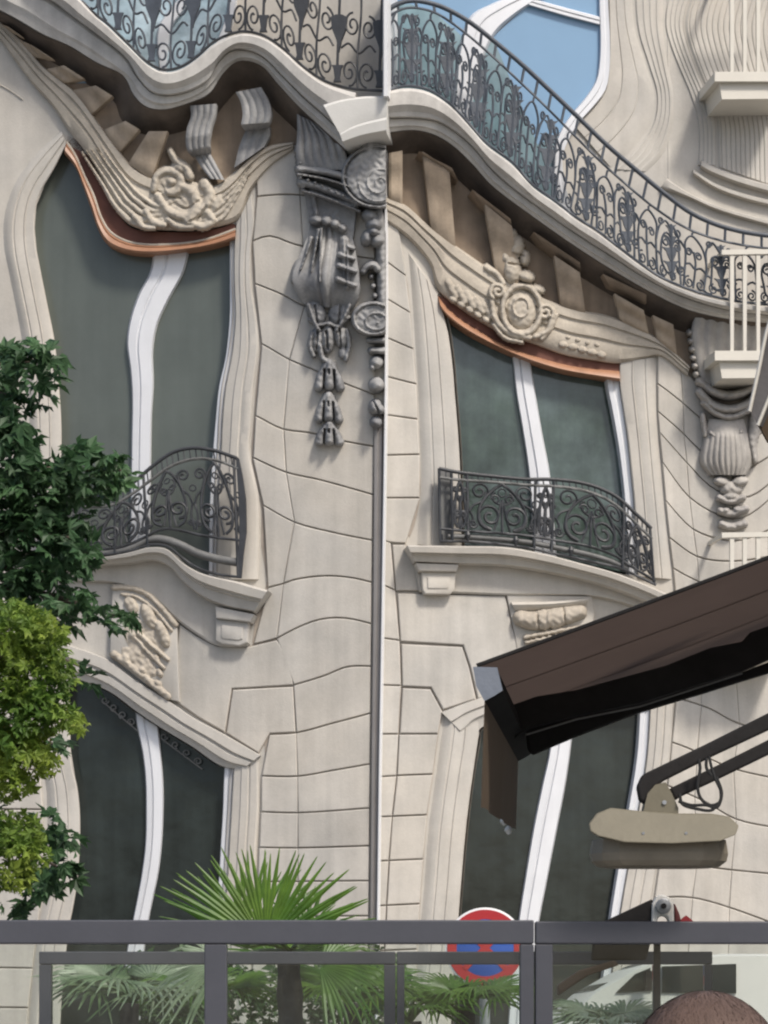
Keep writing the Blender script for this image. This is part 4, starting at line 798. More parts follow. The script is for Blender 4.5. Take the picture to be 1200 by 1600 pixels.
def french_railing(label, top, top2, bot, base, u_posts, panels, side, d, mat):
    m = MB(); m.tube(P(C(top), d, side), 0.016, 8); o = m.build('railing', mat, BL, sharp=60); o['label'] = label
    iron('rail', o, [C(top2)], d, side, 0.013, IRON_G); iron('rail', o, [C(bot)], d, side, 0.012, mat)
    if base: iron('rail', o, [C(base)], d, side, 0.012, mat)
    f2 = rail_space(top, base or bot)
    iron('baluster', o, [f2(np.full(8, u), np.linspace(0, 1, 8)) for u in u_posts], d, side, 0.013, mat)
    ft = rail_space(top, top2)
    nb = 34
    iron('rail_beading', o, [f2(np.full(2, .01), np.linspace(0, .1, 2))] + [ft(np.full(3, u), np.linspace(0, 1, 3)) for u in np.linspace(.03, .97, nb)], d, side, 0.006, mat, join=True)
    f = rail_space(top2, bot)
    for u0, du, asp in panels:
        big = [(0.5, 0.97), (0.62, 0.86), (0.76, 0.66), (0.84, 0.42), (0.80, 0.16), (0.66, 0.06)]
        sp = esp(0.68, 0.32, 0.20, 0.035, -pi / 2, 1.6, asp)
        for q in (1, 0):
            g_ = (lambda p: p) if q else mir
            iron('scroll', o, [mapped(f, g_(big), u0, du), mapped(f, g_(sp), u0, du)], d, side, 0.0145, mat)
            iron('scroll', o, [mapped(f, g_(esp(0.83, 0.80, 0.13, 0.025, pi, -1.4, asp)), u0, du), mapped(f, g_([(0.73, 0.80), (0.78, 0.62), (0.92, 0.52), (0.98, 0.40)]), u0, du)], d, side, 0.011, mat)
            iron('scroll', o, [mapped(f, g_([(0.98, 0.42), (0.93, 0.25), (0.98, 0.06)]), u0, du), mapped(f, g_([(0.5, 0.55), (0.60, 0.60), (0.66, 0.74), (0.60, 0.80)]), u0, du), mapped(f, g_(esp(0.60, 0.66, 0.07, 0.02, 0, 1.2, asp)), u0, du), mapped(f, g_([(0.62, 0.05), (0.56, 0.30), (0.52, 0.62)]), u0, du), mapped(f, g_(esp(0.93, 0.16, 0.07, 0.02, pi, 1.3, asp)), u0, du)], d, side, 0.010, mat)
        iron('stem', o, [mapped(f, [(0.5, 0.02), (0.5, 0.3), (0.5, 0.66)], u0, du)], d, side, np.array([0.010, 0.012, 0.014, 0.017, 0.02, 0.021, 0.02, 0.017, 0.014, 0.01, 0.008, 0.006, 0.004, 0.003])[:len(mapped(f, [(0.5, 0.02), (0.5, 0.3), (0.5, 0.66)], u0, du))] if False else 0.012, mat)
        iron('ring', o, [mapped(f, esp(0.5, 0.80, 0.06, 0.06, 0, 1.05, asp), u0, du), mapped(f, esp(1.0, 0.62, 0.06, 0.06, 0, 1.05, asp), u0, du)], d, side, 0.007, mat)
    return o
rl_top = [(60, 772), (105, 772), (140, 776), (180, 771), (208, 754), (240, 727), (270, 707), (300, 700), (335, 704), (370, 716)]
rl_t2 = [(62, 790), (105, 788), (140, 792), (178, 788), (206, 772), (236, 750), (268, 728), (305, 717), (340, 720), (372, 732)]
rl_bot = [(62, 852), (110, 855), (150, 858), (190, 854), (225, 840), (246, 829), (262, 826), (283, 829), (318, 837), (381, 845)]
rl_base = [(60, 868), (110, 868), (150, 867), (200, 862), (236, 851), (262, 854), (285, 872), (312, 889), (345, 898), (377, 902)]
rr_top = [(686, 732), (716, 738), (778, 745), (824, 749), (861, 749), (901, 753), (932, 761), (963, 776), (994, 803), (1018, 826)]
rr_t2 = [(686, 746), (720, 750), (778, 754), (824, 758), (868, 760), (910, 766), (940, 776), (966, 792), (994, 818), (1019, 842)]
rr_bot = [(688, 826), (732, 830), (778, 833), (824, 837), (861, 843), (917, 853), (960, 868), (985, 884), (1024, 908)]
rr_base = [(688, 846), (732, 846), (778, 850), (824, 856), (870, 866), (917, 876), (962, 886), (985, 895), (1025, 914)]
o = french_railing('bulging scrollwork railing of the upper left window, half hidden by leaves', rl_top, rl_t2, rl_bot, rl_base, [0.0, 0.2, 0.36, 0.52, 0.985], [(0.0, 0.26, 0.9), (0.26, 0.26, 0.9), (0.52, 0.25, 1.5), (0.77, 0.22, 1.6)], L, 0.22, IRON)
m = MB(); m.tube(P(C([(140, 866), (199, 858), (237, 842), (260, 844), (283, 852), (307, 864), (342, 874), (378, 880)]), 0.19, L), 0.036, 10); m.build('base_roll', IRON_G, o)
m = MB(); plate(m, [(368, 712), (373, 716), (379, 745), (384, 780), (385, 830), (380, 868), (377, 903), (370, 902), (374, 830), (372, 770)], 0.23, L, 0.03, 0); m.build('end_post', IRON, o)
o = french_railing('low scrollwork railing of the right window, curving down to the right', rr_top, rr_t2, rr_bot, rr_base, [0.0, 0.055, 0.125, 0.425, 0.505, 0.835, 0.99], [(0.125, 0.30, 0.75), (0.425, 0.08, 2.4), (0.505, 0.33, 0.75), (0.055, 0.07, 2.4), (0.835, 0.15, 1.3)], R, 0.2, IRON)
m = MB(); m.tube(P(C([(700, 838), (732, 839), (778, 842), (824, 847), (870, 856), (917, 866), (955, 877), (982, 889)]), 0.17, R), 0.024, 10); m.build('base_roll', IRON_G, o)
m = MB(); plate(m, [(685, 732), (703, 736), (705, 846), (687, 846)], 0.12, R, 0.03, 0); m.build('end_post', IRON_G, o)
for px_, py_ in ((731, 832), (806, 840), (892, 856)):
    m = MB(); m.tube(P([(px_, py_ - 2), (px_, py_ + 4), (px_, py_ + 12)], 0.21, R), np.array([0.012, 0.026, 0.008]), 8); m.build('knob', IRON, o)

# upper right balcony railing
ur_top = [(608, 14), (622, 6), (643, 1), (683, 8), (730, 32), (773, 65), (817, 102), (860, 142), (900, 180), (950, 228), (997, 268), (1033, 298), (1077, 331), (1117, 350), (1160, 362), (1230, 372)]
ur_t2 = [(610, 24), (626, 15), (645, 12), (680, 20), (725, 50), (765, 84), (806, 122), (848, 162), (888, 202), (936, 250), (984, 293), (1022, 324), (1068, 354), (1110, 371), (1155, 382), (1230, 392)]
ur_bot = [(607, 141), (633, 134), (667, 139), (700, 159), (733, 193), (760, 223), (800, 253), (833, 289), (867, 313), (900, 339), (933, 360), (967, 386), (1000, 411), (1033, 433), (1083, 454), (1133, 467), (1180, 474), (1230, 478)]
m = MB(); m.tube(P(C(ur_top), 0.38, R), 0.021, 8); ro = m.build('railing', IRON_B, BL, sharp=60); ro['label'] = 'long iron railing sweeping down over the right hand ledge'
iron('rail', ro, [C(ur_t2)], 0.38, R, 0.011, IRON_B); iron('rail', ro, [C(ur_bot)], 0.38, R, 0.012, IRON_B)
f = rail_space(ur_t2, ur_bot); ft = rail_space(ur_top, ur_t2)
for u in np.linspace(0.02, 0.985, 26): iron('collar', ro, [ft(np.full(3, u), np.linspace(0, 1, 3))], 0.38, R, 0.012, IRON_B)
def leafplate(c, dirv, ln, wd, d, side, mb):
    dx, dy = dirv; nx, ny = -dy, dx
    pts = [(0, -.55), (.5, -.5), (1.0, -.62), (.55, -.2), (.42, .2), (0, 1.0), (-.42, .2), (-.55, -.2), (-1.0, -.62), (-.5, -.5)]
    poly = [(c[0] + nx * x * wd + dx * y * ln, c[1] + ny * x * wd + dy * y * ln) for x, y in pts]
    plate(mb, poly, d, side, 0.02, 0)
units = [(-0.012, 0.078), (0.066, 0.082), (0.148, 0.09), (0.238, 0.098), (0.336, 0.105), (0.441, 0.108), (0.549, 0.112), (0.661, 0.112), (0.773, 0.112), (0.885, 0.11)]
for iu, (u0, du) in enumerate(units):
    jj = lambda p: [(x + 0.03 * sin(iu * 2.1 + 7 * y), y + 0.035 * sin(iu * 1.7 + 5 * x) * (0.15 < y < 0.9)) for x, y in p]
    for pts in ([(0.05, 0.0), (0.05, 0.5), (0.08, 0.74), (0.24, 0.88), (0.42, 0.76), (0.46, 0.5), (0.46, 0.04)], [(0.46, 0.5), (0.50, 0.76), (0.64, 0.92), (0.78, 0.80)], [(0.58, 0.34), (0.58, 0.58), (0.64, 0.72), (0.74, 0.72), (0.79, 0.62)],
                [(0.25, 0.04), (0.25, 0.46), (0.22, 0.62)], [(0.05, 0.36), (0.15, 0.40), (0.25, 0.34), (0.36, 0.40), (0.46, 0.36)], [(0.95, 0.0), (0.95, 0.55), (0.90, 0.80), (0.80, 0.90)], [(0.46, 0.3), (0.52, 0.34), (0.58, 0.32)], [(0.05, 0.62), (-0.06, 0.72), (-0.16, 0.66)], [(0.05, 0.30), (-0.05, 0.24), (-0.14, 0.30)], [(0.24, 0.88), (0.26, 0.97), (0.34, 1.0)], [(0.58, 0.34), (0.60, 0.2), (0.70, 0.12), (0.78, 0.18)], [(0.46, 0.06), (0.54, 0.02), (0.62, 0.04)]):
        iron('baluster', ro, [mapped(f, jj(pts), u0, du)], 0.38, R, 0.0100, IRON_B)
    for sp in (esp(0.66, 0.60, 0.10, 0.02, 0, 1.5, 1.0), esp(0.90, 0.60, 0.09, 0.02, pi, -1.5, 1.0), esp(0.14, 0.12, 0.10, 0.02, pi / 2, 1.5, 1.0), esp(0.36, 0.12, 0.10, 0.02, pi / 2, -1.5, 1.0), esp(0.62, 0.12, 0.09, 0.02, pi / 2, 1.4, 1.0), esp(0.15, 0.62, 0.07, 0.02, 0, 1.4, 1.0), esp(0.34, 0.60, 0.07, 0.02, pi, -1.4, 1.0), esp(0.98, 0.26, 0.09, 0.02, pi, 1.5, 1.0), esp(0.55, 0.86, 0.06, 0.02, 0, 1.3, 1.0), esp(0.92, 0.84, 0.07, 0.02, pi, 1.3, 1.0), esp(0.80, 0.10, 0.08, 0.02, pi, -1.4, 1.0)):
        iron('scroll', ro, [mapped(f, sp, u0, du)], 0.38, R, 0.0085, IRON_B)
    m = MB(); c0 = f(np.array([u0 + du * .78]), np.array([0.92]))[0]; c1 = f(np.array([u0 + du * .80]), np.array([0.05]))[0]; dv = (c1 - c0); ln = np.linalg.norm(dv); dv = dv / ln
    for t, sz in ((0.08, .12), (0.30, .16), (0.52, .20), (0.76, .18), (0.93, .10)): leafplate(c0 + dv * ln * t, dv, ln * sz * 1.0, ln * sz * .85, 0.385, R, m)
    m.tube(P(np.array([c0, c1]), 0.38, R), 0.012, 6); m.build('leaf_drop', IRON_B, ro, smooth=False)

# upper left railing
ul_bot = [(128, 2), (150, 23), (167, 36), (200, 68), (233, 99), (257, 109), (283, 104), (310, 86), (333, 66), (360, 53), (383, 49), (413, 56), (443, 76), (473, 103), (507, 126), (547, 138), (598, 142)]
ul_top = [(x + 6, y - 165) for x, y in ul_bot]
m = MB(); m.tube(P(C(ul_top), 0.38, L), 0.02, 8); lo = m.build('railing', IRON, BL, sharp=60); lo['label'] = 'scrolled iron railing with urns over the wavy left ledge'
iron('rail', lo, [C(ul_bot)], 0.38, L, 0.012, IRON)
f = rail_space(ul_top, ul_bot)
for i, (u0, du) in enumerate([(0.0, 0.14), (0.14, 0.13), (0.27, 0.12), (0.39, 0.13), (0.52, 0.10), (0.62, 0.13), (0.75, 0.125), (0.875, 0.12)]):
    m_ = IRON_B if i < 4 else IRON
    for sp in (esp(0.24, 0.15, 0.21, 0.03, -pi / 2, 1.6, 1.6), esp(0.66, 0.15, 0.21, 0.03, -pi / 2, -1.6, 1.6), esp(0.28, 0.60, 0.19, 0.04, pi / 2, 1.5, 1.6), esp(0.66, 0.58, 0.19, 0.04, pi / 2, -1.5, 1.6)):
        iron('scroll', lo, [mapped(f, sp, u0, du)], 0.38, L, 0.010, m_)
    for pts in ([(0.45, 0.0), (0.42, 0.3), (0.47, 0.7), (0.45, 1.0)], [(0.02, 0.36), (0.2, 0.42), (0.45, 0.34), (0.70, 0.42), (0.84, 0.36)]):
        iron('baluster', lo, [mapped(f, pts, u0, du)], 0.38, L, 0.010, m_)
    m = MB(); c = f(np.array([u0 + du * .95, u0 + du * .95]), np.array([0.04, 0.92])); m.tube(P(c, 0.38, L), 0.012, 6)
    cc = f(np.array([u0 + du * .95]), np.array([0.12]))[0]; plate(m, [(cc[0] - 9, cc[1] - 12), (cc[0] + 9, cc[1] - 12), (cc[0] + 6, cc[1] - 6), (cc[0] + 4, cc[1] + 8), (cc[0] + 6, cc[1] + 14), (cc[0] - 6, cc[1] + 14), (cc[0] - 4, cc[1] + 8), (cc[0] - 6, cc[1] - 6)], 0.39, L, 0.03, 0)
    cc = f(np.array([u0 + du * .95]), np.array([0.55]))[0]; plate(m, [(cc[0] - 13, cc[1] - 16), (cc[0] - 5, cc[1] - 20), (cc[0] + 5, cc[1] - 20), (cc[0] + 13, cc[1] - 16), (cc[0] + 11, cc[1] + 2), (cc[0] + 4, cc[1] + 20), (cc[0], cc[1] + 38), (cc[0] - 4, cc[1] + 20), (cc[0] - 11, cc[1] + 2)], 0.39, L, 0.04, 0)
    m.build('urn', m_, lo, smooth=False)

# --- stacked white balconies at the right edge
def balcony(y0, label):
    def X(px_, py_, d): return P([(px_, py_)], d, R)[0]
    m = MB(); A = P([(1117, y0 + 158), (1230, y0 + 158), (1230, y0 + 173), (1117, y0 + 173)], 0.49, R); m.prism(A, A - N(R) * 0.51)
    o = m.build('balcony', CREAM, BL, smooth=False); o['label'] = label
    A = P([(1124, y0 + 174), (1230, y0 + 174), (1230, y0 + 200), (1128, y0 + 201)], 0.44, R); m = MB(); m.prism(A, A - N(R) * 0.46); m.build('corbel', CREAM, o, smooth=False)
    A = P([(1128, y0), (1230, y0 - 1), (1230, y0 + 6), (1128, y0 + 8)], 0.485, R); m = MB(); m.prism(A, A - N(R) * 0.05); A2 = P([(1128, y0 + .5), (1133, y0 + .5), (1133, y0 + 7), (1128, y0 + 7)], 0.435, R); m.prism(A2, A2 - N(R) * 0.45); m.build('handrail', CREAM, o, smooth=False)
    for xb in (1144, 1164, 1185, 1205):
        m = MB()
        A = P([(xb - 3.2, y0 + 7), (xb + 3.2, y0 + 7), (xb + 2.6, y0 + 158), (xb - 2.6, y0 + 158)], 0.475, R); m.prism(A, A - N(R) * 0.03); m.build('baluster', CREAM, o, smooth=False)
balcony(-46, 'topmost of the three white balconies at the right edge')
balcony(390, 'middle white balcony at the right edge with its corbel box in view')
balcony(832, 'lowest white balcony at the right edge, cut by the brown awning')

# ------------------------------------------------------------------ foliage helpers
def unit(v): return v / (np.linalg.norm(v, axis=-1, keepdims=True) + 1e-9)
def leaf_cloud(centers, nrm, size, lobes, spread, slim, droop=0.35):
    """many compound leaves: each leaf has `lobes` folded leaflets radiating from its stalk"""
    n = len(centers); nrm = unit(nrm)
    a = unit(np.cross(nrm, rng.normal(size=(n, 3)))); b = np.cross(nrm, a)
    V = []; Fc = []
    sz = size * rng.uniform(0.45, 1.3, n)
    ang = np.linspace(-spread / 2, spread / 2, lobes)
    for k in range(lobes):
        th = ang[k] + rng.normal(0, 0.10, n)
        d = a * np.cos(th)[:, None] + b * np.sin(th)[:, None]; w = np.cross(nrm, d)
        ln = sz * (1 - 0.35 * abs(ang[k]) / (spread / 2 + 1e-6)) * rng.uniform(.85, 1.1, n)
        p0 = centers; tip = centers + d * ln[:, None] - nrm * (ln * droop)[:, None]
        mid = centers + d * (ln * .5)[:, None] - nrm * (ln * droop * .25)[:, None]
        l = mid + w * (ln * slim)[:, None] + nrm * (ln * .07)[:, None]; r = mid - w * (ln * slim)[:, None] + nrm * (ln * .07)[:, None]
        o = sum(len(x) for x in V); V.append(np.stack([p0, l, tip, r], 1).reshape(-1, 3))
        i = np.arange(n)[:, None] * 4 + o
        Fc.append(np.concatenate([i, i + 1, i + 2], 1)); Fc.append(np.concatenate([i, i + 2, i + 3], 1))
    return np.vstack(V), np.vstack(Fc)
def blob_points(blobs, y, dy):
    out = []
    for cx, cy, rx, ry, n in blobs:
        v = unit(rng.normal(size=(n, 3))) * (rng.uniform(0.15, 1, n) ** 0.5)[:, None]
        yy = y + v[:, 1] * dy
        out.append(np.stack([(cx + v[:, 0] * rx - HX) / PX * y, yy, CZ + (HY - (cy + v[:, 2] * ry)) / PX * y], 1))
    return np.vstack(out)

def tree(nm, label, blobs, twigs, y, dy, trunk_px, leafmat, size, lobes, spread, slim, dens=1.0):
    base = Q(trunk_px, 1600, y); base[2] = 0.0
    t = thing(nm, tuple(base), label, 'tree')
    blobs = [(a, b, c_ * 1.03, d * 1.03, int(n * dens)) for a, b, c_, d, n in blobs]; pts = blob_points(blobs, y, dy)
    nr = rng.normal(size=pts.shape) * 0.75 + np.array([0.1, -0.45, 0.9])
    v, f = leaf_cloud(pts, nr, size, lobes, spread, slim)
    m = MB(); m.add(v, f.tolist()); c = m.build('crown', leafmat, t, smooth=False, recalc=False); c['kind'] = 'stuff'
    top = Q(trunk_px, blobs[0][1], y)
    m = MB(); zz = np.linspace(0, top[2] + 1.0, 14); m.tube([(base[0] + 0.06 * sin(z * 1.3), y + 0.05 * cos(z), z) for z in zz], np.linspace(0.17, 0.07, 14), 10); m.build('trunk', BARK, t)
    for a, b in twigs:
        p0 = np.array([base[0], y, Q(0, a[1], y)[2]]); p2 = Q(b[0], b[1], y) + np.array([0, rng.uniform(-dy, dy) * .5, 0]); p1 = (p0 + p2) / 2 + np.array([0, 0, 0.10])
        c_ = C([p0, p1, p2], 10); m = MB(); m.tube(c_, np.linspace(0.035, 0.006, 10), 6); m.build('branch', BARK, t)
    return t

dark_blobs = [(8, 700, 46, 44, 60), (16, 940, 56, 36, 60), (18, 1425, 40, 26, 18), (40, 690, 30, 26, 20), (20, 790, 80, 80, 170), (70, 770, 70, 60, 150), (135, 745, 60, 48, 110), (185, 740, 22, 30, 28), (30, 860, 70, 60, 130), (100, 850, 45, 46, 75), (30, 560, 40, 26, 34), (72, 556, 24, 22, 20),
              (12, 600, 36, 46, 44), (50, 610, 28, 30, 24), (85, 580, 14, 26, 8), (10, 660, 26, 40, 24), (75, 910, 50, 36, 58), (130, 880, 24, 24, 22), (120, 950, 40, 26, 34), (175, 962, 30, 18, 18), (205, 968, 16, 12, 6), (85, 960, 36, 22, 26),
              (140, 1055, 22, 26, 9), (80, 1160, 30, 30, 20), (75, 1300, 28, 30, 26), (95, 1365, 30, 26, 30), (60, 1390, 34, 24, 22), (100, 1315, 20, 24, 10), (-70, 800, 90, 200, 200), (-40, 1000, 60, 120, 80), (-60, 1300, 70, 100, 80)]
tree('dark_leaved_tree', 'dark green tree reaching in from the left edge in front of the upper left balcony', dark_blobs,
     [((0, 800), (60, 770)), ((0, 800), (190, 735)), ((0, 650), (60, 560)), ((0, 640), (20, 620)), ((0, 880), (120, 850)), ((0, 930), (200, 968)), ((0, 900), (90, 910)), ((0, 1290), (100, 1360)), ((0, 1150), (85, 1160)), ((0, 1000), (140, 1050))],
     15.2, 0.42, -150, LEAF_D, 0.092, 5, 2.9, 0.25, 1.1)
yel_blobs = [(20, 985, 60, 50, 330), (65, 1000, 42, 44, 210), (45, 1060, 66, 52, 380), (95, 1055, 20, 36, 60), (30, 1120, 62, 46, 320), (90, 1115, 26, 30, 90), (118, 1130, 17, 22, 38), (30, 1180, 46, 40, 190), (72, 1185, 18, 28, 40),
             (14, 1225, 36, 28, 90), (20, 1300, 46, 34, 190), (40, 1335, 34, 32, 110), (52, 1322, 14, 20, 22), (18, 1370, 34, 24, 70), (-60, 1100, 80, 160, 300), (-50, 1330, 70, 70, 120)]
tree('yellow_green_tree', 'bright yellow green leafy tree at the lower left edge', yel_blobs,
     [((0, 1060), (60, 1050)), ((0, 1120), (110, 1130)), ((0, 1310), (45, 1330)), ((0, 1190), (60, 1180))], 13.9, 0.30, -110, LEAF_Y, 0.05, 5, 4.2, 0.26, 1.1)

# hedge behind the screens
hd = thing('hedge', (-0.9, 12.9, 0.12), 'clipped leafy green hedge seen through the glass behind the palms', 'hedge')
n = 5200
hx0, hx1 = Q(196, 0, 13)[0], Q(640, 0, 13)[0]
u = rng.uniform(0, 1, (n, 3)); zt = CZ + 96 / PX * 13
hp = np.stack([hx0 + (hx1 - hx0) * u[:, 0], 12.75 + 0.45 * u[:, 1], 0.15 + (zt - 0.15 + 0.04 * np.sin(9 * u[:, 0]) + 0.03 * np.sin(37 * u[:, 0])) * u[:, 2] ** 0.6], 1)
v, f = leaf_cloud(hp, rng.normal(size=hp.shape) * .7 + np.array([0, -.5, .8]), 0.05, 3, 2.4, 0.28)
m = MB(); m.add(v, f.tolist()); c = m.build('foliage', HEDGE, hd, smooth=False, recalc=False); c['kind'] = 'stuff'
m = MB()
for i in range(9):
    x = hx0 + (hx1 - hx0) * (i + .5) / 9; m.tube([(x, 12.95, 0.1), (x + .03, 12.97, 0.8), (x - .02, 12.95, 1.5)], np.array([.018, .014, .006]), 6)
c = m.build('stem', BARK, hd); c['kind'] = 'stuff'

# ------------------------------------------------------------------ fan palms
def frond(parent, hub, up, nrm, rad, a0, a1, nseg, fuse, mat, petiole=None, droop=0.12, jit=0.06, nm='frond'):
    up = unit(np.asarray(up, float)); nrm = unit(np.asarray(nrm, float)); rt = unit(np.cross(up, nrm)); up = np.cross(nrm, rt)
    m = MB(); da = (a1 - a0) / nseg
    for i in range(nseg):
        a = a0 + da * (i + .5) + rng.normal(0, 0.01); Lr = (rad(a) if callable(rad) else rad) * (1 + rng.normal(0, jit))
        d = cos(a) * rt + sin(a) * up; w = -sin(a) * rt + cos(a) * up
        st = [0.03, fuse * .5, fuse, fuse + (1 - fuse) * .45, 0.97, 1.0]; rows = []
        bend = rng.normal(0, 0.03); tw = rng.uniform(-.5, .5)
        for s in st:
            hw = (s * Lr * tan(abs(da) / 2) * 1.05) if s <= fuse else fuse * Lr * tan(abs(da) / 2) * (1 - (s - fuse) / (1 - fuse)) ** .55 * 1.05
            c = hub + d * Lr * s - nrm * 0 + np.array([0, 0, -1.0]) * droop * Lr * s ** 3 + w * bend * Lr * s * s
            fold = hw * 0.55; q = max(0, s - fuse) * tw
            wv = w * cos(q) + nrm * sin(q)
            rows.append([c - wv * hw + nrm * 0, c + nrm * fold, c + wv * hw])
        m.grid(np.array(rows))
    o = m.build(nm, mat, parent, smooth=False, recalc=False)
    if petiole is not None:
        p = MB(); p.tube(C([petiole, (np.asarray(petiole) + hub) / 2 + np.array([0, 0, .03]), hub + up * 0.02], 8), np.linspace(0.012, 0.006, 8), 6); p.build('petiole', mat, o)
    return o
yp = 11.2; tb = Q(455, 1600, yp); tb[2] = 0.12
fp = thing('fan_palm', tuple(tb), 'tall fan palm with a big bright green fan leaf rising above the slate grey rail', 'palm')
m = MB(); zs = np.linspace(0.12, Q(0, 1488, yp)[2], 22); m.tube([(tb[0] + 0.02 * sin(z * 2), yp + 0.02 * cos(z), z) for z in zs], 0.055 + 0.008 * (np.arange(22) % 2) + np.linspace(0.03, -0.012, 22), 12); m.build('trunk', PALMBARK, fp)
ctop = np.array([tb[0], yp, zs[-1]])
hub = Q(414, 1476, yp - .25)
s_ = (yp - .25) / PX
frond(fp, hub, (0, .15, 1), (0.05, -1, .12), lambda a: (158 + 30 * abs(cos(a)) ** 1.5) * s_, radians(14), radians(158), 27, 0.52, LEAF_P, ctop, droop=.04, jit=.035)
frond(fp, Q(392, 1486, yp - .1), (-.45, .1, .9), (0.35, -.9, .1), lambda a: 175 * s_, radians(10), radians(140), 22, 0.42, LEAF_P, ctop)
frond(fp, Q(470, 1490, yp - .1), (.7, -.1, .7), (-0.3, -.9, .25), lambda a: 140 * s_, radians(20), radians(165), 22, 0.42, LEAF_P, ctop, droop=.25)
frond(fp, Q(500, 1510, yp - .3), (.9, -.2, .1), (-0.2, -.8, .6), lambda a: 130 * s_, radians(5), radians(175), 22, 0.4, LEAF_P, ctop, droop=.4)
frond(fp, Q(350, 1508, yp - .3), (-.9, -.2, .05), (0.2, -.8, .6), lambda a: 130 * s_, radians(5), radians(175), 22, 0.4, LEAF_W, ctop, droop=.4)
frond(fp, Q(430, 1500, yp + .3), (.1, .6, .5), (0, -.5, .8), lambda a: 150 * s_, radians(5), radians(175), 22, 0.4, LEAF_P, ctop, droop=.3)

def low_palm(px_, py_, y, label, mat, n, rad, seed, group='low fan palms behind the glass screens'):
    g0 = Q(px_, 1600, y); g0[2] = 0.12; top = Q(px_, py_, y)
    t = thing('fan_palm', tuple(g0), label, 'palm', group)
    m = MB(); zs = np.linspace(0.12, top[2] - 0.03, 14); m.tube([(g0[0] + .02 * sin(3 * z + seed), y, z) for z in zs], np.linspace(0.07, 0.04, 14), 10); m.build('trunk', PALMBARK, t)
    c = np.array([g0[0], y, top[2] - 0.03])
    for i in range(n):
        th = 2 * pi * (i + .37 * seed) / n; el = 0.25 + 0.5 * ((i * 7 + seed) % 5) / 4
        d = np.array([cos(th) * cos(el), sin(th) * cos(el), sin(el)]); h = c + d * rad * 0.55
        nr = unit(np.array([-d[0] * .5, -d[1] * .5 - .35, .8]))
        frond(t, h, d, nr, rad, radians(8), radians(172), 18, 0.42, mat, c, droop=.3)
    return t
low_palm(205, 1556, 11.8, 'pale silvery fan palm lowest at left behind the glass', LEAF_W, 9, 0.30, 1)
low_palm(330, 1560, 11.9, 'dark green fan palm between the silvery palm and the tall palm trunk', LEAF_P, 7, 0.24, 2)
low_palm(545, 1556, 11.7, 'fan palm right of the tall palm trunk', LEAF_P, 8, 0.26, 3)
low_palm(640, 1585, 11.9, 'fan palm with pointed dark leaves left of the round road sign', LEAF_P, 7, 0.22, 4)
low_palm(735, 1562, 12.0, 'olive fan palm just below the round road sign', LEAF_P, 8, 0.22, 6)
low_palm(950, 1600, 11.9, 'small fan palm in front of the white van', LEAF_W, 7, 0.22, 5)

# ------------------------------------------------------------------ no stopping road sign
ys = 16.0; kc = Q(758, 1481, ys); kr = 63 / PX * ys
sg = thing('road_sign', (kc[0], 14.9, 0.0), 'round red and blue no stopping sign with white rim, half behind the grey rail', 'road sign')
sg.location = (kc[0], ys, 0.0)
def disc(r0, r1, y0, y1, k=48):
    m = MB(); a = np.linspace(0, 2 * pi, k, endpoint=False)
    ring = lambda r, y: np.stack([kc[0] + r * np.cos(a), np.full(k, y), kc[2] + r * np.sin(a)], 1)
    if r0 == 0: m.loft([ring(r1, y1), ring(r1, y0 + .002), ring(r1 - .004, y0)])
    else: m.loft([ring(r0, y1), ring(r0, y0), ring(r1, y0), ring(r1, y1)], cap=False)
    return m
disc(0, kr, ys - .012, ys + .012).build('plate', WHITES, sg); disc(kr * .71, kr * .945, ys - .0165, ys - .010).build('red_ring', RED, sg); disc(0, kr * .72, ys - .0150, ys - .012).build('blue_disc', BLUE, sg)
for k_ in (1, -1):
    m = MB(); q = radians(45) * k_; hw = kr * .075; ex = kr * .73; dx, dz = cos(q), sin(q); yy = ys - .0185 - (.0015 if k_ > 0 else 0)
    fr_ = [(kc[0] + dx * e - dz * w_, yy, kc[2] + dz * e + dx * w_) for e, w_ in ((-ex, -hw), (ex, -hw), (ex, hw), (-ex, hw))]
    m.prism(fr_, [(x, ys - .012, z) for x, _, z in fr_]); m.build('diagonal_bar', RED, sg, smooth=False)
m = MB(); m.tube([(kc[0], ys + .045, -.02), (kc[0], ys + .045, kc[2] + kr * .8)], 0.03, 12); m.build('pole', GALV, sg)
for dz in (-.1, .1):
    m = MB(); m.box(kc[0] - .05, kc[0] + .05, ys + .012, ys + .085, kc[2] + dz - .012, kc[2] + dz + .012); m.build('clamp', GALV, sg, smooth=False)

# ------------------------------------------------------------------ white van on the road
vx0, yv = Q(770, 0, 15.2)[0], 15.2
van = thing('parked_van', (vx0 + 1.2, 16.0, 0), 'white van with raked windscreen mostly hidden behind the foreground head', 'van')
prof = [Q(a, b, yv) for a, b in [(1640, 1500), (1400, 1490), (1130, 1490), (1022, 1500), (985, 1516), (926, 1550), (872, 1600), (806, 1632), (776, 1665), (768, 1720), (766, 1900), (772, 1950), (1640, 1950)]]
def vring(y, ins):
    c = np.mean(prof, 0); return [(c[0] + (p[0] - c[0]) * (1 - ins), y, max(0.28, c[2] + (p[2] - c[2]) * (1 - ins * .8))) for p in prof]
m = MB(); m.loft([vring(yv, .03), vring(yv + .06, 0), vring(yv + 1.7, 0), vring(yv + 1.76, .03)]); m.build('body', VANP, van, sharp=30)
for poly in ([(992, 1522), (1016, 1512), (1019, 1548), (962, 1551)], [(1034, 1510), (1150, 1506), (1150, 1552), (1034, 1551)]):
    m = MB(); q = [Q(a, b, yv) + np.array([0, -.012, 0]) for a, b in poly]; m.prism(q, [p + np.array([0, .06, 0]) for p in q]); m.build('side_window', PANE_D, van, smooth=False)
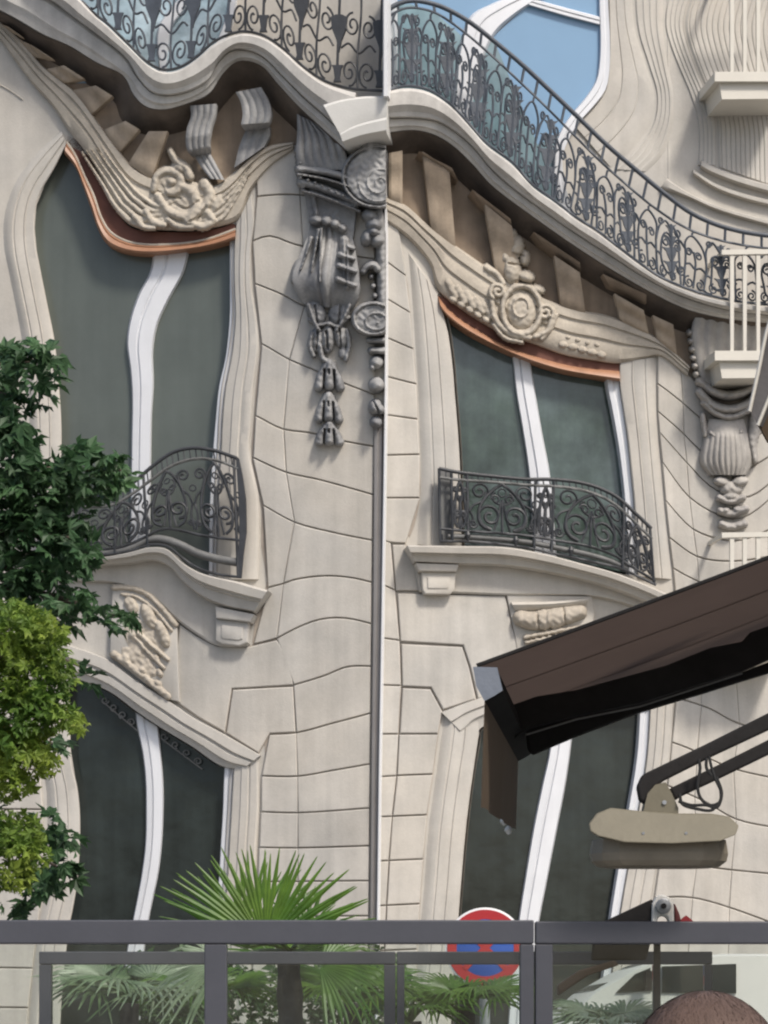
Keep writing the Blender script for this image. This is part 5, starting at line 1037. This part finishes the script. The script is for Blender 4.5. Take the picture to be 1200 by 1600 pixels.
m = MB(); q = [Q(1018, 1504, yv + .1), Q(928, 1551, yv + .1), Q(928, 1551, yv + .1) + np.array([0, 1.5, 0]), Q(1018, 1504, yv + .1) + np.array([0, 1.5, 0])]; m.prism([p + np.array([-.006, 0, .012]) for p in q], q); m.build('windscreen', PANE_D, van, smooth=False)
for xw in (vx0 + .55, vx0 + 2.5):
    for yw in (yv - .02, yv + 1.56):
        m = MB(); m.tube([(xw, yw, .33), (xw, yw + .22, .33)], .33, 24); w = m.build('wheel', RUBBER, van, sharp=40); m = MB(); m.tube([(xw, yw - .01, .33), (xw, yw + .23, .33)], .19, 20); m.build('rim', GALV, w, sharp=40)
m = MB(); m.box(Q(1004, 0, yv)[0], Q(1018, 0, yv)[0], yv - .2, yv - .06, Q(0, 1548, yv)[2], Q(0, 1518, yv)[2]); m.build('wing_mirror', BLACKM, van)
m = MB(); m.box(vx0 - .01, vx0 + .05, yv + .15, yv + .4, .75, .92); m.build('headlight', PANE_T, van)

# ------------------------------------------------------------------ slate grey glass wind screens
def screen(nm_label, y, x0, x1, top, bot, posts, group, inner=None):
    zt, zb = Q(0, top, y)[2], Q(0, bot, y)[2]; X = lambda p: Q(p, 0, y)[0]
    t = thing('glass_screen', ((X(x0) + X(x1)) / 2, y, .12), nm_label, 'glass screen', group)
    m = MB(); m.box(X(x0), X(x1), y - .025, y + .035, zb, zt)
    o = m.build('top_rail', FRAME, t, smooth=False)
    b = o.modifiers.new('bevel', 'BEVEL'); b.width = .004; b.segments = 2
    m = MB(); m.box(X(x0), X(x1), y - .02, y + .03, .14, .20); m.build('bottom_rail', FRAME, t, smooth=False)
    for a, c in posts:
        m = MB(); m.box(X(a), X(c), y - .022, y + .032, .12, zb - .001); o = m.build('post', FRAME, t, smooth=False); b = o.modifiers.new('bevel', 'BEVEL'); b.width = .003; b.segments = 2
    edges = sorted([x0] + [v for p in posts for v in p] + [x1])
    for a, c in zip(edges[:-1], edges[1:]):
        if any(abs(a - p[0]) < .5 and abs(c - p[1]) < .5 for p in posts) or c - a < 6: continue
        m = MB(); m.box(X(a) + .001, X(c) - .001, y - .004, y + .004, .201, zb - .002); m.build('pane', GLASS, t, smooth=False)
    return t
gs = 'slate grey glass wind screens of the terrace'
screen('long slate grey glass screen across the left two thirds, nearest row', 7.5, -180, 833.5, 1438, 1475, [(-120, -80), (320, 355), (812, 833.5)], gs)
screen('slate grey glass screen at the right, nearest row', 7.5, 836, 1420, 1440, 1475, [(836, 863), (1380, 1420)], gs)
screen('second row glass screen with lower rail seen through the nearest one, left', 10.4, 62, 618, 1487, 1507, [(62, 81), (600, 618)], gs)
screen('second row glass screen seen through the nearest one, right', 10.4, 620, 1112, 1487, 1507, [(620, 632), (1020, 1027), (1100, 1112)], gs)

# ------------------------------------------------------------------ brown awning of the cafe at the right
WX = 2.35
N1 = Q(745, 1041, 8.0); F1 = Q(800, 1146, 9.75); dv = F1 - N1
aw = thing('awning', (1.3, 8.8, 2.6), 'brown cafe awning slanting in from the right with black arms and grey end cap', 'awning')
def Wp(y, px_, py_, d_y): pass
N2 = np.array([WX, 8.0, Q(745, 1041, 8)[2] + (WX - N1[0]) * .391]); F2 = np.array([WX, 9.75, F1[2] + (WX - F1[0]) * .405])
m = MB(); n_ = 14; rows = []
for i in range(n_ + 1):
    s = i / n_; a = N1 * (1 - s) + N2 * s; b = F1 * (1 - s) + F2 * s; sag = -0.018 * sin(pi * s)
    rows.append([a * (1 - t) + b * t + np.array([0, 0, sag * (1 + .4 * sin(pi * t))]) for t in np.linspace(0, 1, 7)])
g = np.array(rows); m.grid(g); m.build('canopy', FABRIC, aw, recalc=False)
m = MB(); m.tube(np.array([r[0] for r in rows]) + np.array([0, 0, .002]), .006, 6); m.build('hem', BLACKM, aw)
for k_ in (2, 4):
    m = MB(); q = np.array([r[k_] for r in rows]); m.grid(np.stack([q + np.array([0, -.012, -.003]), q + np.array([0, .012, -.003])], 1)); m.build('seam', FABRIC, aw, recalc=False)
barp = [(740, 1043), (776, 1044), (784, 1078), (772, 1086), (757, 1094), (745, 1072)]
m = MB(); f_ = [Q(a, b, 8.0) for a, b in barp]; m.prism([p + dv * .012 for p in f_], [p + dv for p in f_]); m.build('front_bar', BLACKM, aw, smooth=False)
m = MB(); m.prism([Q(a + (a - 760) * .06, b + (b - 1068) * .05, 7.99) for a, b in barp], [p + dv * .012 for p in f_]); m.build('end_cap', CAP, aw, smooth=False)
m = MB(); rows = []
v0 = Q(757, 1094, 8.0)
for i in range(15):
    s = i / 14; a = v0 + dv * s; wv = .004 * sin(i * 1.1)
    rows.append([a + np.array([wv * k * 1.2 - .010 * k, wv * k * .3, -(.305 - .065 * s) * k - .002 * cos(i * 2.1) * k]) for k in np.linspace(0, 1, 7)])
g = np.array(rows); m.grid(g); m.build('valance', VALANCE, aw, recalc=False)
m = MB(); m.tube([Q(776, 1092, 8.3), Q(786, 1108, 8.55), Q(795, 1128, 8.9), Q(798, 1142, 9.2)], .004, 6); m.build('valance_cord', WHITEST, aw)
for c_ in ((787, 1283, .011), (794, 1297, .009)):
    m = MB(); p = Q(c_[0], c_[1], 9.6); m.tube([p + np.array([0, 0, .016]), p + np.array([.001, 0, .006]), p, p + np.array([.004, 0, -.014])], np.array([.004, .012, .013, .006]), 8); m.build('hem_weight', WHITEST, aw)
def beam(nm_, par, poly, y, th, mat):
    q = [Q(a, b, y) for a, b in poly]; m = MB(); m.prism(q, [p + np.array([0, th, 0]) for p in q]); o = m.build(nm_, mat, par, smooth=False); b = o.modifiers.new('bevel', 'BEVEL'); b.width = .006; b.segments = 2; return o
a1 = beam('folding_arm', aw, [(786, 1096), (900, 1078), (1040, 1040), (1110, 1012), (1160, 1002), (1172, 988), (1420, 900), (1733, 786), (1733, 832), (1420, 945), (1200, 1030), (1160, 1048), (1000, 1098), (900, 1118), (830, 1136), (806, 1152)], 9.05, .07, BLACKM)
a2 = beam('folding_arm', aw, [(822, 1140), (900, 1120), (1040, 1086), (1160, 1050), (1420, 950), (1705, 842), (1705, 878), (1420, 985), (1160, 1063), (1100, 1082), (1000, 1112), (900, 1150), (834, 1178), (826, 1170)], 9.2, .06, BLACKM)
m = MB(); m.tube([Q(822, 1148, 9.0), Q(900, 1124, 9.0), Q(1000, 1104, 9.0), Q(1160, 1052, 9.0)], .003, 6); m.build('tension_cable', IRON_G, aw)
m = MB(); m.box(WX - .02, WX + .22, 7.8, 9.9, 3.3, 3.56); m.build('cassette', BLACKM, aw)
cw = thing('cafe_wall', (2.6, 9.4, 0), 'plain stone cafe wall at the right that carries the awnings', 'wall')
m = MB(); m.box(2.37, 2.8, 6.3, 12.6, 0.0, 4.4); m.build('wall_body', STONE, cw, smooth=False)
m = MB(); m.box(2.33, 2.84, 6.26, 12.64, 4.402, 4.55); m.build('coping', LEDGE, cw, smooth=False)
# ------------------------------------------------------------------ the dark awning edge at the far right
ae = thing('awning', (1.15, 8.2, 3.2), 'dark canvas edge with cream piping cutting the right margin above the brown awning', 'awning')
q = [(1788, 256), (1310, 330), (1232, 430), (1200, 512), (1187, 575), (1172, 642), (1184, 664), (1206, 612), (1250, 520), (1320, 420), (1788, 340)]
yq = 8.6; f_ = [Q(a, b, yq) for a, b in q]; m = MB(); m.prism(f_, [p + np.array([.02, .03, 0]) for p in f_]); m.build('canopy', material('dark canvas', (0.10, 0.095, 0.095), .85, var=.2, scale=8), ae, smooth=False)
for pth in ([(1232, 428), (1200, 510), (1186, 575), (1171, 643)], [(1250, 520), (1206, 612), (1184, 665)]):
    m = MB(); m.tube(np.array([Q(a, b, yq - .005) for a, b in C(pth, 12)]), .0058, 6); m.build('piping', CREAM, ae)
q = [(1186, 664), (1208, 616), (1260, 600), (1260, 690), (1200, 690)]
m = MB(); f_ = [Q(a, b, yq + .04) for a, b in q]; m.prism(f_, [p + np.array([0, .02, 0]) for p in f_]); m.build('canopy_flap', VALANCE, ae, smooth=False)

# ------------------------------------------------------------------ patio heater hanging on its arm
yh = 7.3
ht = thing('patio_heater', tuple(Q(1036, 1300, yh)), 'beige elongated patio heater hanging from a black double arm', 'patio heater')
def octring(py_, sx, ex, dyc=0.0):
    s = yh / PX; c = Q(1037, py_, yh)
    pts = [(-1, -.25), (-.86, -.72), (-.62, -1), (.6, -1), (.86, -.72), (1, -.25), (1, .3), (.86, .72), (.6, 1), (-.62, 1), (-.86, .72), (-1, .3)]
    return [(c[0] + x * 117 * s * sx, c[1] + .11 + y * .105 * ex + dyc, c[2] - 0.0) for x, y in pts]
plan = [(920, 1287), (932, 1271), (954, 1262), (1000, 1267), (1060, 1271), (1112, 1271), (1140, 1276), (1155, 1290), (1150, 1304), (1126, 1314), (1050, 1318), (976, 1316), (934, 1306), (922, 1298)]
tilt = lambda b: yh + (1318 - b) * .0011
fr_ = [Q(a, b, tilt(b)) for a, b in plan]; bk_ = [Q(1037 + (a - 1037) * .93, b - 3 if b < 1290 else b - 4, tilt(b)) + np.array([0, .15, 0]) for a, b in plan]
m = MB(); m.prism(fr_, bk_); o = m.build('casing', HEATER, ht, smooth=False); b = o.modifiers.new('bevel', 'BEVEL'); b.width = .004; b.segments = 2
m = MB(); m.loft([octring(1308, .90, .80, .02), octring(1330, .93, .84, .02), octring(1342, .91, .8, .02), octring(1350, .82, .7, .02), octring(1352, .70, .5, .02)]); m.build('reflector_skirt', HEATERD, ht, sharp=14)
for xs_ in (1005, 1072):
    m = MB(); p = Q(xs_, 1302, tilt(1302)); m.tube([p + np.array([0, .012, 0]), p + np.array([0, -.004, 0])], .004, 8); m.build('screw', GALV, ht)
m = MB(); f_ = [Q(a, b, yh + .07) for a, b in [(1012, 1240), (1024, 1226), (1040, 1222), (1050, 1240), (1060, 1262), (1060, 1274), (1004, 1274), (1008, 1256)]]; m.prism(f_, [p + np.array([0, .08, 0]) for p in f_]); m.build('bracket', HEATER, ht, smooth=False)
m = MB(); p = Q(1038, 1254, yh + .07); m.tube([p + np.array([0, .01, 0]), p + np.array([0, -.005, 0])], .006, 8); m.build('bolt', GALV, ht)
beam('arm', ht, [(996, 1228), (1004, 1210), (1100, 1164), (1240, 1094), (1980, 724), (1980, 752), (1240, 1122), (1120, 1178), (1040, 1218), (1020, 1232), (1010, 1256), (1000, 1250)], yh + .08, .05, BLACKM)
beam('arm', ht, [(1046, 1232), (1120, 1196), (1240, 1136), (1975, 768), (1975, 792), (1240, 1160), (1120, 1218), (1064, 1244), (1056, 1250)], yh + .10, .05, BLACKM)
for pth in ([(1092, 1186), (1094, 1200), (1090, 1226), (1094, 1246), (1108, 1258), (1124, 1254), (1126, 1236), (1118, 1218), (1112, 1200), (1108, 1182)], [(1060, 1252), (1080, 1258), (1104, 1258), (1120, 1262), (1128, 1240), (1120, 1214)], [(1062, 1240), (1066, 1256), (1090, 1264), (1112, 1266), (1122, 1256)], [(1104, 1184), (1104, 1200), (1112, 1212)]):
    m = MB(); m.tube(np.array([Q(a, b, yh + .06) for a, b in C(pth, 26)]), .0042, 6); m.build('cable', RUBBER, ht)
# ------------------------------------------------------------------ lower awning arm with pulley elbow, behind the near rail
ya = 7.8
la = thing('awning_arm', tuple(Q(1020, 1450, ya)), 'black awning arm with white pulley elbow just above the grey rail at right', 'awning')  # only the arm is built, without a canopy
beam('beam', la, [(930, 1446), (1020, 1404), (1024, 1444), (1010, 1500), (925, 1500)], ya, .05, BLACKM)
beam('bracket', la, [(1018, 1446), (1019, 1412), (1026, 1400), (1036, 1397), (1047, 1402), (1053, 1414), (1054, 1446), (1046, 1446), (1044, 1434), (1036, 1430), (1028, 1434), (1026, 1446)], ya - .012, .05, WHITEST)
m = MB(); p = Q(1036, 1416, ya - .012); m.tube([p + np.array([0, .0, 0]), p + np.array([0, -.012, 0]), p + np.array([0, -.014, 0])], np.array([.0215, .0215, .018]), 20); w = m.build('pulley', GALV, la)
m = MB(); m.tube([p + np.array([0, -.014, 0]), p + np.array([0, -.02, 0])], .008, 12); m.build('axle', BLACKM, w)
beam('side_cover', la, [(1054, 1410), (1062, 1428), (1066, 1446), (1055, 1446)], ya + .01, .04, material('maroon cover', (.12, .03, .03), .6))
m = MB(); m.loft([[Q(a, b, ya + dyy) for a, b in [(1064, 1436), (1072, 1430), (1082, 1438), (1086, 1450), (1062, 1450)]] for dyy in (0, .03)]); m.build('red_cap', RED, la)
m = MB(); a_, b_ = Q(1020, 0, ya + .08)[0], Q(1030, 0, ya + .08)[0]; m.box(a_, b_, ya + .04, ya + .06, .12, Q(0, 1446, ya + .05)[2]); m.build('mount_post', BLACKM, la, smooth=False)
beam('lower_beam', la, [(870, 1540), (905, 1516), (960, 1500), (968, 1508), (920, 1524), (872, 1556)], ya, .04, material('brown arm', (.10, .065, .045), .6))

# ------------------------------------------------------------------ person in the foreground, seen from behind
yb = 2.4; hc = Q(1107, 1748, yb)
pe = thing('person', (hc[0], yb, .12), 'person with short brown hair, only the back of the head showing at the bottom right', 'person')
me = bpy.data.meshes.new('body'); Z = hc[2]; X0, Y0 = hc[0], yb
J = {'pel': (0, 0, .88), 'waist': (0, .01, 1.04), 'chest': (0, .015, 1.24), 'neck0': (0, .01, 1.40), 'neck1': (0, .02, 1.48), 'shL': (-.17, .01, 1.35), 'elL': (-.23, .03, 1.08), 'wrL': (-.22, .12, .85), 'haL': (-.21, .16, .77),
     'shR': (.17, .01, 1.35), 'elR': (.23, .03, 1.08), 'wrR': (.22, .12, .85), 'haR': (.21, .16, .77), 'hipL': (-.09, 0, .84), 'knL': (-.10, .02, .50), 'anL': (-.10, -.02, .21), 'toL': (-.11, .15, .155), 'hipR': (.09, 0, .84), 'knR': (.10, .02, .50), 'anR': (.10, -.02, .21), 'toR': (.11, .15, .155)}
rad_ = dict(pel=.145, waist=.13, chest=.155, neck0=.075, neck1=.055, shL=.07, shR=.07, elL=.045, elR=.045, wrL=.032, wrR=.032, haL=.035, haR=.035, hipL=.095, hipR=.095, knL=.06, knR=.06, anL=.045, anR=.045, toL=.04, toR=.04)
ks = list(J); E = [('pel', 'waist'), ('waist', 'chest'), ('chest', 'neck0'), ('neck0', 'neck1'), ('chest', 'shL'), ('shL', 'elL'), ('elL', 'wrL'), ('wrL', 'haL'), ('chest', 'shR'), ('shR', 'elR'), ('elR', 'wrR'), ('wrR', 'haR'), ('pel', 'hipL'), ('hipL', 'knL'), ('knL', 'anL'), ('anL', 'toL'), ('pel', 'hipR'), ('hipR', 'knR'), ('knR', 'anR'), ('anR', 'toR')]
HS = (hc[2] - .07) / 1.48
me.from_pydata([(X0 + J[k][0], Y0 + J[k][1], J[k][2] * HS) for k in ks], [(ks.index(a), ks.index(b)) for a, b in E], [])
bo = bpy.data.objects.new('body', me); COL.objects.link(bo); bo.parent = pe; bo.location = -pe.location
sk = bo.modifiers.new('skin', 'SKIN'); sub = bo.modifiers.new('sub', 'SUBSURF'); sub.levels = 2; sub.render_levels = 2
for i, k in enumerate(ks): me.skin_vertices[0].data[i].radius = (rad_[k], rad_[k] * (.72 if k in ('chest', 'waist', 'pel') else 1)); me.skin_vertices[0].data[i].use_root = (k == 'pel')
me.materials.append(SHIRT)
def headpt(th, ph, s=1.0):   # th around, ph from the top
    x, y, z = sin(ph) * cos(th), sin(ph) * sin(th), cos(ph)
    w = .078 * (1 - .16 * max(0, -z)); dd = .098 * (1 - .08 * max(0, -z)); return np.array([x * w * s, y * dd * s + (.012 if z < 0 else .012), z * .115 * s])
m = MB(); hcn = np.array([hc[0], yb + .01, Z - .012])
rings = [[hcn + headpt(2 * pi * j / 28, max(.02, pi * i / 18)) for j in range(28)] for i in range(19)]; m.loft(rings)
for sx in (-1, 1):                      # ears
    m.loft([[hcn + np.array([sx * (.074 + k_ * .014), -.005 + .02 * cos(q) * (1 - .3 * k_), -.012 + .032 * sin(q) * (1 - .2 * k_)]) for q in np.linspace(0, 2 * pi, 10, endpoint=False)] for k_ in (0, .6, 1)])
m.loft([[hcn + np.array([.016 * (1 - k_) * cos(q) + .002, .098 + .024 * k_, -.012 - .012 * k_ + .026 * (1 - .5 * k_) * sin(q)]) for q in np.linspace(0, 2 * pi, 8, endpoint=False)] for k_ in (0, .5, 1)])   # nose, on the far side
m.build('head', SKIN, bo)
m = MB(); nh = 9500; crown = pi * .10
for i in range(nh):
    th = rng.uniform(0, 2 * pi); ph = math.acos(1 - rng.uniform(0, 1) * 1.35); front = sin(th) > .35
    if ph > (1.35 if front else 1.9): continue
    p = []
    ln = rng.uniform(.25, .42); sw = rng.normal(0, .22)
    for k_ in range(5):
        q = ph + ln * k_ / 4; r_ = 1.062 + .014 * min(1, .2 + k_ / 4 * .9) * (1 - .6 * k_ / 4) + rng.normal(0, .0015)
        p.append(hcn + headpt(th + sw * k_ / 4, q, r_))
    p = np.array(p); w = .0005 * rng.uniform(.7, 1.5); t = unit(np.cross(p[-1] - p[0], p[0] - hcn)); wd = np.array([1, 1, .9, .7, .2])[:, None] * w
    m.grid(np.stack([p - t * wd, p + t * wd], 1))
hcap = [[hcn + headpt(2 * pi * j / 28, max(.02, pi * i / 26), 1.06) for j in range(28)] for i in range(15)]; m.loft(hcap)
o = m.build('hair', HAIR, bo, recalc=False)
